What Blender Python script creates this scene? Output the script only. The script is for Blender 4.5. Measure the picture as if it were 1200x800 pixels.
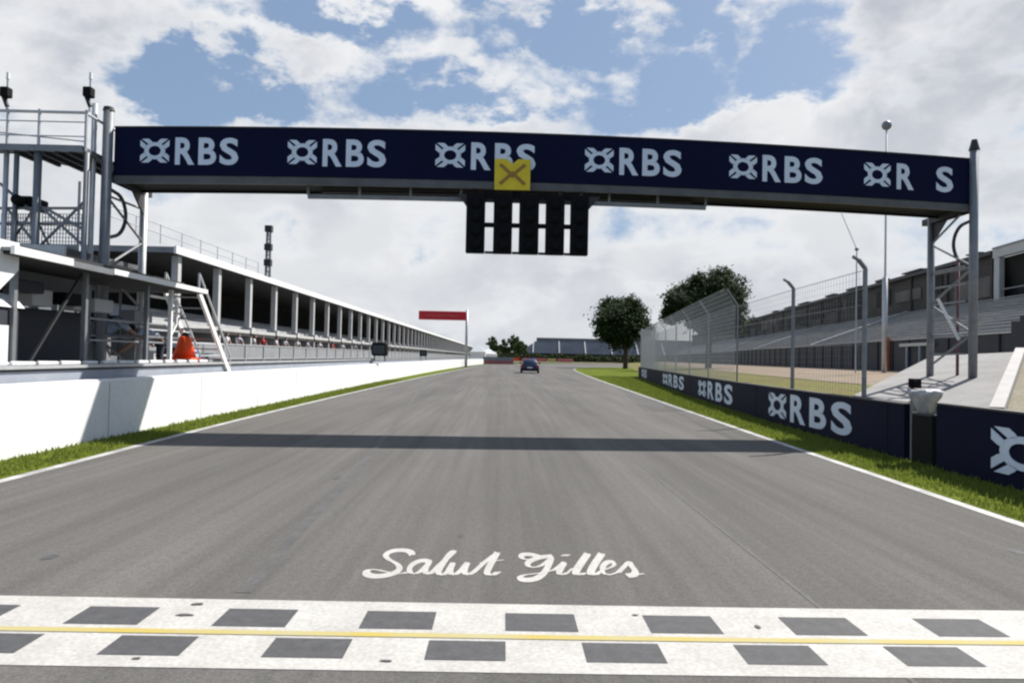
import bpy, math, random
from mathutils import Vector, Matrix
R = math.radians
random.seed(7)
scene = bpy.context.scene
for o in list(bpy.data.objects): bpy.data.objects.remove(o)
col = scene.collection

# ------------------------------------------------------------------ camera
cam_d = bpy.data.cameras.new('camera'); cam = bpy.data.objects.new('camera', cam_d); col.objects.link(cam)
scene.camera = cam
cam_d.sensor_width = 36; cam_d.lens = 25.5; cam_d.clip_end = 6000; cam_d.clip_start = 0.05
ROT = Matrix.Rotation(R(-0.67), 3, 'Z') @ Matrix.Rotation(R(91.23), 3, 'X') @ Matrix.Rotation(R(1.2), 3, 'Z')
CAM = Vector((0, 0, 1.6))
cam.matrix_world = Matrix.Translation(CAM) @ ROT.to_4x4()
scene.render.resolution_x = 1024; scene.render.resolution_y = 682
# ------------------------------------------------------------------ light
SUN = Vector((0.75, 0.60, 1.0)).normalized()
EL = math.asin(SUN.z); AZ = math.atan2(SUN.x, SUN.y)
sd = bpy.data.lights.new('sun', 'SUN'); sd.energy = 4.8; sd.angle = R(0.6); sd.color = (1.0, 0.955, 0.89)
so = bpy.data.objects.new('sun', sd); col.objects.link(so)
so.rotation_euler = SUN.to_track_quat('Z', 'Y').to_euler(); so.location = (0, 0, 60)
scene.view_settings.view_transform = 'Standard'; scene.view_settings.look = 'None'
scene.view_settings.exposure = 0.58; scene.view_settings.gamma = 1
scene.render.engine = 'CYCLES'
scene.cycles.pixel_filter_type = 'BLACKMAN_HARRIS'; scene.cycles.filter_width = 2.3

# ------------------------------------------------------------------ sky
def make_world():
    w = bpy.data.worlds.new('World'); scene.world = w; w.use_nodes = True
    nt = w.node_tree; nt.nodes.clear(); N = nt.nodes; L = nt.links
    def m(op, a, b=None, c=None, clamp=False):
        n = N.new('ShaderNodeMath'); n.operation = op; n.use_clamp = clamp
        for i, v in enumerate((a, b, c)):
            if v is None: continue
            if isinstance(v, (int, float)): n.inputs[i].default_value = v
            else: L.new(v, n.inputs[i])
        return n.outputs[0]
    def smooth(v, a, b):
        n = N.new('ShaderNodeMapRange'); n.interpolation_type = 'SMOOTHSTEP'
        n.inputs['From Min'].default_value = a; n.inputs['From Max'].default_value = b
        L.new(v, n.inputs['Value']); return n.outputs['Result']
    def mixc(f, a, b):
        n = N.new('ShaderNodeMix'); n.data_type = 'RGBA'; L.new(f, n.inputs[0])
        for s, v in ((6, a), (7, b)):
            if isinstance(v, tuple): n.inputs[s].default_value = (*v, 1)
            else: L.new(v, n.inputs[s])
        return n.outputs[2]
    out = N.new('ShaderNodeOutputWorld'); bg = N.new('ShaderNodeBackground'); L.new(bg.outputs[0], out.inputs[0])
    sky = N.new('ShaderNodeTexSky'); sky.sky_type = 'NISHITA'; sky.sun_disc = False
    sky.sun_elevation = EL; sky.sun_rotation = AZ; sky.dust_density = 1.2; sky.ozone_density = 1.5
    tc = N.new('ShaderNodeTexCoord'); sp = N.new('ShaderNodeSeparateXYZ'); L.new(tc.outputs['Generated'], sp.inputs[0])
    az = m('ARCTAN2', sp.outputs[0], sp.outputs[1]); el = m('ARCSINE', sp.outputs[2])
    cv = N.new('ShaderNodeCombineXYZ')                       # coordinates stretched so clouds flatten to the horizon
    L.new(m('MULTIPLY', az, 1.0), cv.inputs[0]); L.new(m('MULTIPLY', el, 1.7), cv.inputs[1]); L.new(m('MULTIPLY', m('COSINE', az), 0.6), cv.inputs[2])
    def noise(scale, det, rough, off=0.0, dist=0.0):
        mp = N.new('ShaderNodeMapping'); L.new(cv.outputs[0], mp.inputs[0]); mp.inputs['Location'].default_value = (off, off*.7, off*.3)
        n = N.new('ShaderNodeTexNoise'); L.new(mp.outputs[0], n.inputs['Vector']); n.inputs['Scale'].default_value = scale
        n.inputs['Detail'].default_value = det; n.inputs['Roughness'].default_value = rough; n.inputs['Distortion'].default_value = dist
        return n.outputs['Fac']
    n1 = noise(7.5, 9, .56, 4.6, .2); n2 = noise(13, 6, .55, 8.2); n3 = noise(3.0, 7, .6, 5.7, .3)
    # openings in the cloud deck, as azimuth / elevation ellipses
    holes = [(295, 120, 85, 26, .55), (380, 12, 90, 20, .5), (640, 25, 75, 30, .5), (815, 62, 34, 60, .55), (930, 75, 50, 38, .45),
             (195, 105, 60, 22, .3), (545, 120, 60, 14, .35), (735, 118, 50, 16, .3), (470, 95, 26, 40, .18), (1085, 95, 22, 40, .0),
             (1180, 290, 60, 22, .16), (1110, 300, 60, 40, .16), (700, 55, 80, 20, .3), (870, 125, 60, 18, .3), (600, 85, 330, 60, .10), (440, 115, 120, 24, .10), (690, 100, 110, 26, .10)]
    wa = m('MULTIPLY', m('SUBTRACT', noise(6.5, 5, .62, 12.3), .5), .34); we = m('MULTIPLY', m('SUBTRACT', noise(8.5, 5, .62, 21.7), .5), .22)
    azw = m('ADD', az, wa); elw = m('ADD', el, we)
    tot = None
    for (px, py, rx, ry, s) in holes:
        if s == 0: continue
        v = (ROT @ Vector(((px-600)/850, (400-py)/850, -1))).normalized()
        a0 = math.atan2(v.x, v.y); e0 = math.asin(v.z)
        dx = m('MULTIPLY', m('SUBTRACT', azw, a0), 850/rx*1.05); dy = m('MULTIPLY', m('SUBTRACT', elw, e0), 850/ry*1.05)
        g = m('MULTIPLY', m('EXPONENT', m('MULTIPLY', m('ADD', m('MULTIPLY', dx, dx), m('MULTIPLY', dy, dy)), -0.6)), s)
        tot = g if tot is None else m('ADD', tot, g)
    tot = m('MINIMUM', m('MULTIPLY', tot, 1.2), .66)
    behind = m('ADD', m('MULTIPLY', smooth(m('ABSOLUTE', az), .80, 1.25), .50), m('MULTIPLY', smooth(el, .60, .90), .5))     # added breaks in the unseen cloud behind and overhead, to deepen shadows
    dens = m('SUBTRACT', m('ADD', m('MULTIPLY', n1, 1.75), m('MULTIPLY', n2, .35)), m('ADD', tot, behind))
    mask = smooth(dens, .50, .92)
    bright = smooth(m('ADD', n3, m('MULTIPLY', m('SUBTRACT', n2, .5), .3)), .36, .64)
    low = smooth(el, .40, .17)
    c1 = mixc(bright, (4.1, 4.3, 4.85), (6.9, 6.95, 7.05))
    c2 = mixc(m('MULTIPLY', low, .6), c1, (5.3, 5.5, 5.8))
    edge = m('MULTIPLY', smooth(dens, 1.15, .75), .6)
    c3 = mixc(edge, c2, (7.3, 7.4, 7.5))
    blue = mixc(mask, (0, 0, 0), (1, 1, 1))
    skyb = N.new('ShaderNodeMix'); skyb.data_type = 'RGBA'; skyb.blend_type = 'MIX'; skyb.inputs[0].default_value = .7
    L.new(sky.outputs[0], skyb.inputs[6]); skyb.inputs[7].default_value = (2.1, 3.0, 4.5, 1)
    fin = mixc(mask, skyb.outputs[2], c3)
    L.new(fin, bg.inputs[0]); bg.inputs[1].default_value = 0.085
make_world()

# ------------------------------------------------------------------ helpers
def P(px, py, Y):                     # the place at distance Y that the photograph shows at (px, py)
    d = ROT @ Vector(((px-600)/850, (400-py)/850, -1)); return CAM + d*(Y/d.y)
def PX(px, Y, z):                     # same, but with a known height
    p = P(px, 415, Y); d = ROT @ Vector(((px-600)/850, -.02, -1))
    p = CAM + d*(Y/d.y); return Vector((p.x, Y, z))
def G(px, py, z=0.0):
    d = ROT @ Vector(((px-600)/850, (400-py)/850, -1)); return CAM + d*((z-CAM.z)/d.z)

class MB:
    def __init__(s): s.v = []; s.f = []
    def quad(s, *p):
        n = len(s.v); s.v += [tuple(q) for q in p]; s.f.append(tuple(range(n, n+len(p)))); return s
    def box(s, x0, x1, y0, y1, z0, z1):
        n = len(s.v); s.v += [(x, y, z) for z in (z0, z1) for (x, y) in ((x0, y0), (x1, y0), (x1, y1), (x0, y1))]
        s.f += [tuple(n+i for i in f) for f in ((0,3,2,1),(4,5,6,7),(0,1,5,4),(1,2,6,5),(2,3,7,6),(3,0,4,7))]; return s
    def bar(s, a, b, w, h=None, up=(0,0,1)):
        a = Vector(a); b = Vector(b); d = (b-a)
        if d.length < 1e-6: return s
        d.normalize(); u = Vector(up)
        if abs(d.dot(u)) > .98: u = Vector((0,1,0))
        x = d.cross(u).normalized(); y = x.cross(d).normalized(); h = h or w; x = x*w/2; y = y*h/2; n = len(s.v)
        for c in (a, b): s.v += [tuple(c-x-y), tuple(c+x-y), tuple(c+x+y), tuple(c-x+y)]
        s.f += [tuple(n+i for i in f) for f in ((0,3,2,1),(4,5,6,7),(0,1,5,4),(1,2,6,5),(2,3,7,6),(3,0,4,7))]; return s
    def tube(s, a, b, r0, r1=None, k=10):
        a = Vector(a); b = Vector(b); d = (b-a).normalized(); r1 = r0 if r1 is None else r1
        u = Vector((0,0,1)) if abs(d.z) < .9 else Vector((0,1,0)); x = d.cross(u).normalized(); y = x.cross(d).normalized(); n = len(s.v)
        for c, r in ((a, r0), (b, r1)):
            for i in range(k): t = 2*math.pi*i/k; s.v.append(tuple(c + x*r*math.cos(t) + y*r*math.sin(t)))
        for i in range(k): j = (i+1) % k; s.f.append((n+i, n+j, n+k+j, n+k+i))
        s.f.append(tuple(n+i for i in reversed(range(k)))); s.f.append(tuple(n+k+i for i in range(k))); return s
    def path(s, pts, r, k=8):
        for a, b in zip(pts, pts[1:]): s.tube(a, b, r, r, k)
        return s
    def lathe(s, c, prof, k=20):
        c = Vector(c); n = len(s.v)
        for (r, z) in prof:
            for i in range(k): t = 2*math.pi*i/k; s.v.append((c.x+r*math.cos(t), c.y+r*math.sin(t), c.z+z))
        for q in range(len(prof)-1):
            for i in range(k): j = (i+1) % k; s.f.append((n+q*k+i, n+q*k+j, n+(q+1)*k+j, n+(q+1)*k+i))
        s.f.append(tuple(n+i for i in reversed(range(k)))); s.f.append(tuple(n+(len(prof)-1)*k+i for i in range(k))); return s
    def prism(s, poly, ext):          # poly: list of Vectors, ext: Vector
        n = len(s.v); k = len(poly); s.v += [tuple(p) for p in poly] + [tuple(Vector(p)+ext) for p in poly]
        s.f.append(tuple(range(n, n+k))); s.f.append(tuple(n+k+i for i in reversed(range(k))))
        for i in range(k): j = (i+1) % k; s.f.append((n+i, n+k+i, n+k+j, n+j))
        return s
    def ball(s, c, r, k=10, q=7, sz=1.0):
        return s.lathe(Vector(c), [(max(.001, r*math.sin(math.pi*i/q)), -r*sz*math.cos(math.pi*i/q)) for i in range(q+1)], k)
    def build(s, name, mat, parent=None, smooth=False, loc=None):
        root = parent
        while root is not None and root.parent is not None: root = root.parent
        o_ = Vector(root.location) if root is not None else (Vector(loc) if loc is not None else Vector((0,0,0)))
        me = bpy.data.meshes.new(name); me.from_pydata([tuple(Vector(v)-o_) for v in s.v], [], s.f); me.update()
        if mat: me.materials.append(mat)
        ob = bpy.data.objects.new(name, me); col.objects.link(ob)
        if parent is not None: ob.parent = parent
        else: ob.location = o_
        if smooth: me.polygons.foreach_set('use_smooth', [True]*len(me.polygons))
        return ob
def parts_of(m):
    par = list(range(len(m.v)))
    def find(a):
        while par[a] != a: par[a] = par[par[a]]; a = par[a]
        return a
    for f in m.f:
        for q in f[1:]: par[find(q)] = find(f[0])
    comp = {}
    for f in m.f: comp.setdefault(find(f[0]), []).append(f)
    out = []
    for fs in comp.values():
        ids = sorted({i for f in fs for i in f}); mp = {a: b for b, a in enumerate(ids)}
        c = MB(); c.v = [m.v[i] for i in ids]; c.f = [tuple(mp[i] for i in f) for f in fs]; out.append(c)
    return out
def build_each(m, name, mtl, parent): return [c.build(name, mtl, parent) for c in parts_of(m)]
def tag(o, label=None, cat=None, group=None, kind=None):
    if label: o['label'] = label
    if cat: o['category'] = cat
    if group: o['group'] = group
    if kind: o['kind'] = kind
    return o
def empty(name, loc, label, cat, group=None):
    o = bpy.data.objects.new(name, None); o.location = loc; o.empty_display_size = .3; col.objects.link(o); return tag(o, label, cat, group)
def bevel(o, w=.02, seg=2):
    m = o.modifiers.new('bevel', 'BEVEL'); m.width = w; m.segments = seg; m.limit_method = 'ANGLE'; return o
def struct(o): o['kind'] = 'structure'; return o
def copy_tree(o, parent=None):
    c = o.copy(); col.objects.link(c)
    if parent is not None: c.parent = parent
    for ch in list(o.children): copy_tree(ch, c)
    return c

def mat(name, c, rough=.7, var=.15, scale=3.0, metal=0.0, bump=0.0, c2=None, stretch=(1,1,1), spec=.4, fine=0.0):
    m = bpy.data.materials.new(name); m.use_nodes = True; nt = m.node_tree; N = nt.nodes; L = nt.links; b = N['Principled BSDF']
    b.inputs['Roughness'].default_value = rough; b.inputs['Metallic'].default_value = metal
    b.inputs['Specular IOR Level'].default_value = spec
    tc = N.new('ShaderNodeTexCoord'); mp = N.new('ShaderNodeMapping'); L.new(tc.outputs['Object'], mp.inputs[0]); mp.inputs['Scale'].default_value = stretch
    n = N.new('ShaderNodeTexNoise'); L.new(mp.outputs[0], n.inputs['Vector']); n.inputs['Scale'].default_value = scale; n.inputs['Detail'].default_value = 6; n.inputs['Roughness'].default_value = .6
    r = N.new('ShaderNodeValToRGB'); L.new(n.outputs['Fac'], r.inputs[0]); r.color_ramp.elements[0].position = .3; r.color_ramp.elements[1].position = .7
    lo = c2 if c2 else tuple(x*(1-var) for x in c); hi = c if c2 else tuple(min(1, x*(1+var)) for x in c)
    r.color_ramp.elements[0].color = (*lo, 1); r.color_ramp.elements[1].color = (*hi, 1)
    outc = r.outputs[0]
    if fine:
        n2 = N.new('ShaderNodeTexNoise'); L.new(tc.outputs['Object'], n2.inputs['Vector']); n2.inputs['Scale'].default_value = scale*14; n2.inputs['Detail'].default_value = 3
        mr = N.new('ShaderNodeMapRange'); mr.inputs['From Min'].default_value = .3; mr.inputs['From Max'].default_value = .7
        mr.inputs['To Min'].default_value = 1-fine; mr.inputs['To Max'].default_value = 1+fine; L.new(n2.outputs['Fac'], mr.inputs['Value'])
        mx = N.new('ShaderNodeMix'); mx.data_type = 'RGBA'; mx.blend_type = 'MULTIPLY'; mx.inputs[0].default_value = 1; L.new(outc, mx.inputs[6]); L.new(mr.outputs[0], mx.inputs[7]); outc = mx.outputs[2]
    L.new(outc, b.inputs['Base Color'])
    if bump:
        bp = N.new('ShaderNodeBump'); bp.inputs['Strength'].default_value = bump; bp.inputs['Distance'].default_value = .02
        n3 = N.new('ShaderNodeTexNoise'); L.new(tc.outputs['Object'], n3.inputs['Vector']); n3.inputs['Scale'].default_value = scale*20; n3.inputs['Detail'].default_value = 3
        L.new(n3.outputs['Fac'], bp.inputs['Height']); L.new(bp.outputs[0], b.inputs['Normal'])
    return m

def asphalt_mat():
    m = bpy.data.materials.new('asphalt'); m.use_nodes = True; nt = m.node_tree; N = nt.nodes; L = nt.links; b = N['Principled BSDF']
    b.inputs['Roughness'].default_value = .9; b.inputs['Specular IOR Level'].default_value = .12
    tc = N.new('ShaderNodeTexCoord')
    def noise(scale, st, det=5, rough=.6):
        mp = N.new('ShaderNodeMapping'); L.new(tc.outputs['Object'], mp.inputs[0]); mp.inputs['Scale'].default_value = st
        n = N.new('ShaderNodeTexNoise'); L.new(mp.outputs[0], n.inputs['Vector']); n.inputs['Scale'].default_value = scale
        n.inputs['Detail'].default_value = det; n.inputs['Roughness'].default_value = rough; return n.outputs['Fac']
    def rng(v, a, b_, lo, hi):
        r = N.new('ShaderNodeMapRange'); L.new(v, r.inputs[0]); r.inputs[1].default_value = a; r.inputs[2].default_value = b_; r.inputs[3].default_value = lo; r.inputs[4].default_value = hi; return r.outputs[0]
    def mul(a, c):
        n = N.new('ShaderNodeMath'); n.operation = 'MULTIPLY'; L.new(a, n.inputs[0]); L.new(c, n.inputs[1]); return n.outputs[0]
    streak = rng(noise(.9, (1, .025, 1)), .3, .7, .80, 1.16)
    streak2 = rng(noise(6, (1, .02, 1), 3), .3, .7, .88, 1.09)
    patch = rng(noise(.35, (1, .4, 1), 4), .3, .7, .90, 1.1)
    spk = rng(noise(60, (1, 1, 1), 4, .8), .3, .7, .68, 1.32)
    spk2 = rng(noise(18, (1, 1, 1), 4, .7), .3, .7, .90, 1.10)
    v = mul(mul(mul(mul(streak, streak2), patch), spk), spk2)
    mx = N.new('ShaderNodeMix'); mx.data_type = 'RGBA'; mx.blend_type = 'MULTIPLY'; mx.inputs[0].default_value = 1
    mx.inputs[6].default_value = (.128, .122, .115, 1); L.new(v, mx.inputs[7]); L.new(mx.outputs[2], b.inputs['Base Color'])
    bp = N.new('ShaderNodeBump'); bp.inputs['Strength'].default_value = .5; bp.inputs['Distance'].default_value = .008; L.new(noise(90, (1,1,1), 4, .7), bp.inputs['Height']); L.new(bp.outputs[0], b.inputs['Normal'])
    return m

M = dict(
    asphalt=asphalt_mat(),
    tarnew=mat('asphalt_paint_gap', (.075,.075,.078), .8, .18, 12, fine=.25),
    grass=mat('grass', (.125,.155,.017), .95, .3, .5, c2=(.075,.10,.012), fine=.35, bump=.5, spec=.04),
    farm=mat('far_ground', (.075,.10,.03), .95, .3, .05, c2=(.055,.075,.02), spec=.04),
    gravel=mat('gravel', (.30,.235,.18), .95, .2, .8, c2=(.22,.18,.14), fine=.2, bump=.3, spec=.05),
    pitroad=mat('pit_concrete', (.26,.255,.25), .9, .12, .6, fine=.1),
    paint=mat('road_paint', (.50,.485,.455), .8, .1, 3, c2=(.40,.385,.36), fine=.14),
    edge=mat('edge_paint', (.58,.57,.55), .7, .1, 1.6, c2=(.25,.245,.24), fine=.15),
    yellow=mat('yellow_paint', (.46,.35,.06), .8, .1, 2, c2=(.42,.38,.21)),
    white_wall=mat('white_concrete', (.76,.765,.76), .8, .1, .9, c2=(.66,.665,.66), fine=.05),
    ledge=mat('grey_steel_sheet', (.30,.33,.38), .5, .1, 2),
    lightsteel=mat('galvanised_steel', (.48,.49,.50), .45, .12, 4, metal=.35),
    steel=mat('grey_steel', (.22,.23,.245), .5, .15, 4, metal=.35),
    darksteel=mat('dark_steel', (.035,.036,.04), .6, .2, 4),
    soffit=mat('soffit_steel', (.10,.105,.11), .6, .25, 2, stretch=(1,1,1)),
    navy=mat('navy_banner', (.0035,.0055,.030), .7, .12, .8, spec=.12),
    navy2=mat('navy_board', (.0035,.005,.026), .7, .15, 1.2, spec=.12),
    letter=mat('pale_lettering', (.66,.74,.86), .6, .06, 2),
    black=mat('matt_black', (.005,.005,.006), .7, .2, 6, spec=.15),
    red=mat('red_sign', (.55,.012,.025), .5, .08, 3),
    redp=mat('pinkish_red', (.42,.13,.13), .7, .1, 3),
    orange=mat('orange_plastic', (.95,.09,.012), .5, .08, 6),
    orange_d=mat('orange_band', (.85,.22,.08), .5, .1, 6),
    rust=mat('rust_orange', (.42,.13,.05), .8, .2, 3),
    yboard=mat('yellow_board', (.72,.55,.02), .5, .1, 5),
    ybrown=mat('board_brown', (.30,.17,.03), .5, .1, 5),
    blue=mat('blue_trim', (.02,.05,.35), .5, .1, 5),
    white=mat('white_painted', (.78,.78,.77), .5, .06, 3),
    cream=mat('cream_render', (.46,.46,.45), .7, .08, 1),
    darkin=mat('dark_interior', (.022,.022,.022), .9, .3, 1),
    midgrey=mat('mid_grey_wall', (.22,.23,.24), .8, .15, .6),
    slate=mat('slate_cladding', (.032,.036,.046), .7, .15, 1.2),
    seats=mat('grey_bench', (.40,.405,.415), .6, .15, .5, fine=.15),
    seats_d=mat('dark_bench', (.25,.245,.24), .8, .3, .6, fine=.3),
    brown=mat('brown_mesh', (.075,.070,.064), .85, .3, .25, c2=(.042,.038,.035), fine=.3),
    concrete=mat('concrete', (.29,.28,.275), .85, .1, 1.0, c2=(.20,.195,.19), fine=.12, bump=.2),
    dirt=mat('dry_ground', (.26,.22,.17), .95, .2, 1.0, c2=(.17,.16,.10), fine=.2),
    bark=mat('bark', (.07,.05,.035), .95, .2, 3),
    leaf=mat('leaf', (.038,.062,.012), .8, .3, .4, c2=(.012,.024,.005)),
    leaf2=mat('leaf_olive', (.06,.095,.028), .8, .3, .6, c2=(.03,.05,.014)),
    bluestand=mat('blue_grey_seats', (.235,.24,.265), .7, .15, .15, fine=.15),
    glass=mat('dark_glass', (.02,.025,.03), .12, .1, 1, spec=.6),
    rubber=mat('rubber', (.02,.02,.02), .85, .1, 6),
    car=mat('car_paint_blue', (.012,.018,.06), .3, .05, 3, spec=.5),
    skin=mat('skin', (.48,.28,.2), .6, .05, 5),
    pale_shirt=mat('pale_blue_cloth', (.50,.56,.68), .85, .08, 6),
    white_shirt=mat('white_cloth', (.72,.72,.72), .85, .08, 6),
    red_shirt=mat('red_cloth', (.45,.05,.05), .85, .08, 6),
    trousers=mat('dark_cloth', (.03,.035,.05), .9, .1, 6),
    hair=mat('dark_hair', (.02,.014,.01), .8, .1, 8),
    bag=mat('white_sack', (.55,.54,.54), .7, .15, 6, c2=(.34,.33,.34)),
    tarp=mat('blue_grey_tarp', (.30,.35,.42), .6, .1, 2),
)
def blade_mat():
    m = mat('grass_blade', (.20,.235,.042), .9, .3, .45, c2=(.10,.135,.024)); nt = m.node_tree; N = nt.nodes; L = nt.links; b = N['Principled BSDF']
    t = N.new('ShaderNodeBsdfTranslucent'); t.inputs[0].default_value = (.19,.24,.035,1); x = N.new('ShaderNodeMixShader'); x.inputs[0].default_value = .4
    L.new(b.outputs[0], x.inputs[1]); L.new(t.outputs[0], x.inputs[2]); L.new(x.outputs[0], N['Material Output'].inputs[0]); return m
M['blade'] = blade_mat()
M['drygrass'] = mat('dry_grass', (.155,.165,.045), .95, .3, .35, c2=(.17,.135,.075), fine=.35, spec=.04)
M['midbrown'] = mat('brown_grey_board', (.12,.112,.10), .85, .25, .4, fine=.2)
M['soffit_shade'] = mat('shaded_soffit', (.030,.030,.031), .9, .2, 1)  # near-black tone puts the shade under roof and gallery into the colour
M['pale_edge'] = mat('pale_edge', (.40,.385,.37), .8, .1, 3)
for k in ('leaf', 'leaf2'):
    M[k].node_tree.nodes['Principled BSDF'].inputs['Specular IOR Level'].default_value = .15

# ------------------------------------------------------------------ ground, track, markings
struct(MB().quad((-900,-60,-.02),(900,-60,-.02),(900,1500,-.02),(-900,1500,-.02)).build('ground', M['farm']))
left = [(-5.9,-8),(-5.93,3),(-5.95,8.5),(-6.1,13),(-6.22,18.5),(-6.22,27),(-6.15,37),(-6.0,50),(-5.75,63),(-5.1,90),(-4.2,120),(-3,140),(-.5,160),(5,185),(18,215),(45,245),(110,272),(200,285)]
right = [(5.3,-8),(5.33,3),(5.36,7.5),(5.45,10),(5.55,13),(5.63,15.4),(5.77,18.8),(6.06,25.9),(6.55,37),(7.3,55),(8.3,75),(9.6,96),(11.0,112),(14,127),(20,140),(32,151),(60,163),(200,185)]
def resample(pts, n):
    seg = [math.dist(a, b) for a, b in zip(pts, pts[1:])]; T = sum(seg); out = []
    for i in range(n+1):
        s = T*i/n; k = 0
        while k < len(seg)-1 and s > seg[k]: s -= seg[k]; k += 1
        t = min(1, s/seg[k]); a, b = pts[k], pts[k+1]; out.append((a[0]+(b[0]-a[0])*t, a[1]+(b[1]-a[1])*t))
    return out
def chaikin(pts, it=2):
    for _ in range(it):
        o = [pts[0]]
        for a, b in zip(pts, pts[1:]): o += [(a[0]*.75+b[0]*.25, a[1]*.75+b[1]*.25), (a[0]*.25+b[0]*.75, a[1]*.25+b[1]*.75)]
        o.append(pts[-1]); pts = o
    return pts
def offset(pts, d):                   # +d = to the right of travel
    o = []
    for i, p in enumerate(pts):
        a = pts[max(0, i-1)]; b = pts[min(len(pts)-1, i+1)]; t = Vector((b[0]-a[0], b[1]-a[1])).normalized()
        o.append((p[0]+t.y*d, p[1]-t.x*d))
    return o
def strip(A, B, z, zb=None):
    m = MB(); zb = z if zb is None else zb
    for i in range(len(A)-1): m.quad((*A[i], z), (*A[i+1], z), (*B[i+1], zb), (*B[i], zb))
    return m
def at_y(pts, y):
    for a, b in zip(pts, pts[1:]):
        if a[1] <= y <= b[1]: return a[0]+(b[0]-a[0])*(y-a[1])/(b[1]-a[1])
    return pts[-1][0]
def sub(pts, y0, y1, n):
    return [(at_y(pts, y0+(y1-y0)*i/n), y0+(y1-y0)*i/n) for i in range(n+1)]
L_ = chaikin(left); R_ = chaikin(right)
A = resample(L_, 160); B = resample(R_, 160)
struct(strip(offset(A, -.25), offset(B, .25), .004).build('race_track', M['asphalt']))
struct(strip(offset(sub(L_, -8, 150, 200), -.02), offset(sub(L_, -8, 150, 200), .13), .009).build('edge_line', M['edge']))
rl = [q for q in resample(R_, 300) if q[1] < 150 and q[0] < 40]
# the right edge line is worn into long and short dashes
em = MB(); s = 0
for a, b in zip(rl, rl[1:]):
    pass
W0, W1 = offset(rl, -.13), offset(rl, .02)
def lerp2(a, b, t): return (a[0]+(b[0]-a[0])*t, a[1]+(b[1]-a[1])*t)
for i in range(len(rl)-1):
    em.quad((*W0[i], .009), (*W0[i+1], .009), (*W1[i+1], .009), (*W1[i], .009))
struct(em.build('edge_line', M['edge']))
# verges
wall_l = chaikin([(-6.85,-8),(-6.9,3),(-6.97,10),(-7.03,20),(-7.12,30),(-7.2,44),(-7.0,75),(-6.2,110),(-4.9,140),(-4.0,152)])
bar_r = chaikin([(6.45,-6),(6.6,5),(6.7,9.5),(6.82,13),(7.2,20),(7.95,28),(8.85,36),(10.8,53),(12.5,67)])
lv0, lv1 = sub(L_, -8, 95, 90), sub(wall_l, -8, 95, 90)
struct(strip([(a[0]-.02, a[1]) for a in lv0], lv1, .012).build('grass_verge', M['grass']))
rv0, rv1 = sub(R_, -6, 66, 80), sub(bar_r, -6, 66, 80)
m_ = strip([(a[0]+.02, a[1]) for a in rv0], [(b[0]+.4, b[1]) for b in rv1], .012)
tipc = [q for q in R_ if 66 <= q[1] <= 150]; far_b = [(12.9+ (q[1]-66)*.9 if q[1] < 100 else 43+(q[1]-100)*1.2, 66+(q[1]-66)*.55) for q in tipc]
for i in range(len(tipc)-1): m_.quad((*tipc[i], .012), (*tipc[i+1], .012), (*far_b[i+1], .012), (*far_b[i], .012))
struct(m_.build('grass_verge', M['grass']))
# pit lane surface, behind the white wall
struct(MB().quad((-7.2,-8,.006),(-7.2,152,.006),(-40,152,.006),(-40,-8,.006)).build('pit_lane', M['pitroad']))
struct(MB().quad((-9,152,.005),(-3,156,.005),(-8,420,.005),(-40,420,.005),(-40,152,.005)).build('pit_exit', M['pitroad']))
# infield behind the right barrier, rising gently to the grandstand
SX = lambda Y, off=0: 25 + off + .147*Y     # line of the stand
ys = [-6+ i*6 for i in range(60)]
bk = [(at_y(bar_r, y)+.35 if y <= 66 else 12.9+(y-66)*.16, y) for y in ys]
m1 = MB(); m2 = MB()
for i in range(len(ys)-1):
    y0, y1 = ys[i], ys[i+1]
    def prof(j):
        y = ys[j]; b = bk[j][0]; s_ = SX(y); g = b+(s_-b)*.45
        return [(b, y, .016), (b+(g-b)*.35, y, .22), (g, y, .55), (s_, y, 1.1)]
    p, q = prof(i), prof(i+1)
    for k in range(2): m1.quad(p[k], q[k], q[k+1], p[k+1])
    m2.quad(p[2], q[2], q[3], p[3])
struct(m1.build('infield_grass', M['drygrass'])); struct(m2.build('gravel', M['gravel']))
struct(MB().quad((8,262,.01),(210,295,.01),(210,345,.01),(-12,300,.01),(-9,200,.01)).build('gravel_trap', M['gravel']))

# grass blades on the verges
def blades(name, A, B, n, label, ymax):
    rnd = random.Random(3); m = MB()
    for _ in range(n):
        t = rnd.random()**1.7; f = rnd.uniform(0.0, 1.0); y = 3 + (ymax-3)*t
        x0, x1 = at_y(A, y), at_y(B, y); x = x0+(x1-x0)*f
        h = rnd.uniform(.02, .07)*(1+.6*rnd.random()**3); a = rnd.uniform(0, 6.28); w = rnd.uniform(.006, .014)*(1+t*2); dx, dy = math.cos(a)*w, math.sin(a)*w
        lx, ly = rnd.uniform(-.03, .03), rnd.uniform(-.03, .03)
        k = len(m.v); m.v += [(x-dx, y-dy, .012), (x+dx, y+dy, .012), (x+lx, y+ly, .012+h)]; m.f.append((k, k+1, k+2))
    return tag(m.build(name, M['blade']), label, 'grass', kind='stuff')
blades('grass', [(a[0]-.06, a[1]) for a in L_], [(b[0]+.03, b[1]) for b in wall_l], 15000, 'short green grass along the foot of the white pit wall', 45)
blades('grass', [(a[0]+.05, a[1]) for a in R_], [(b[0]-.03, b[1]) for b in bar_r], 26000, 'short green grass in front of the navy advertising boards', 64)

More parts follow.
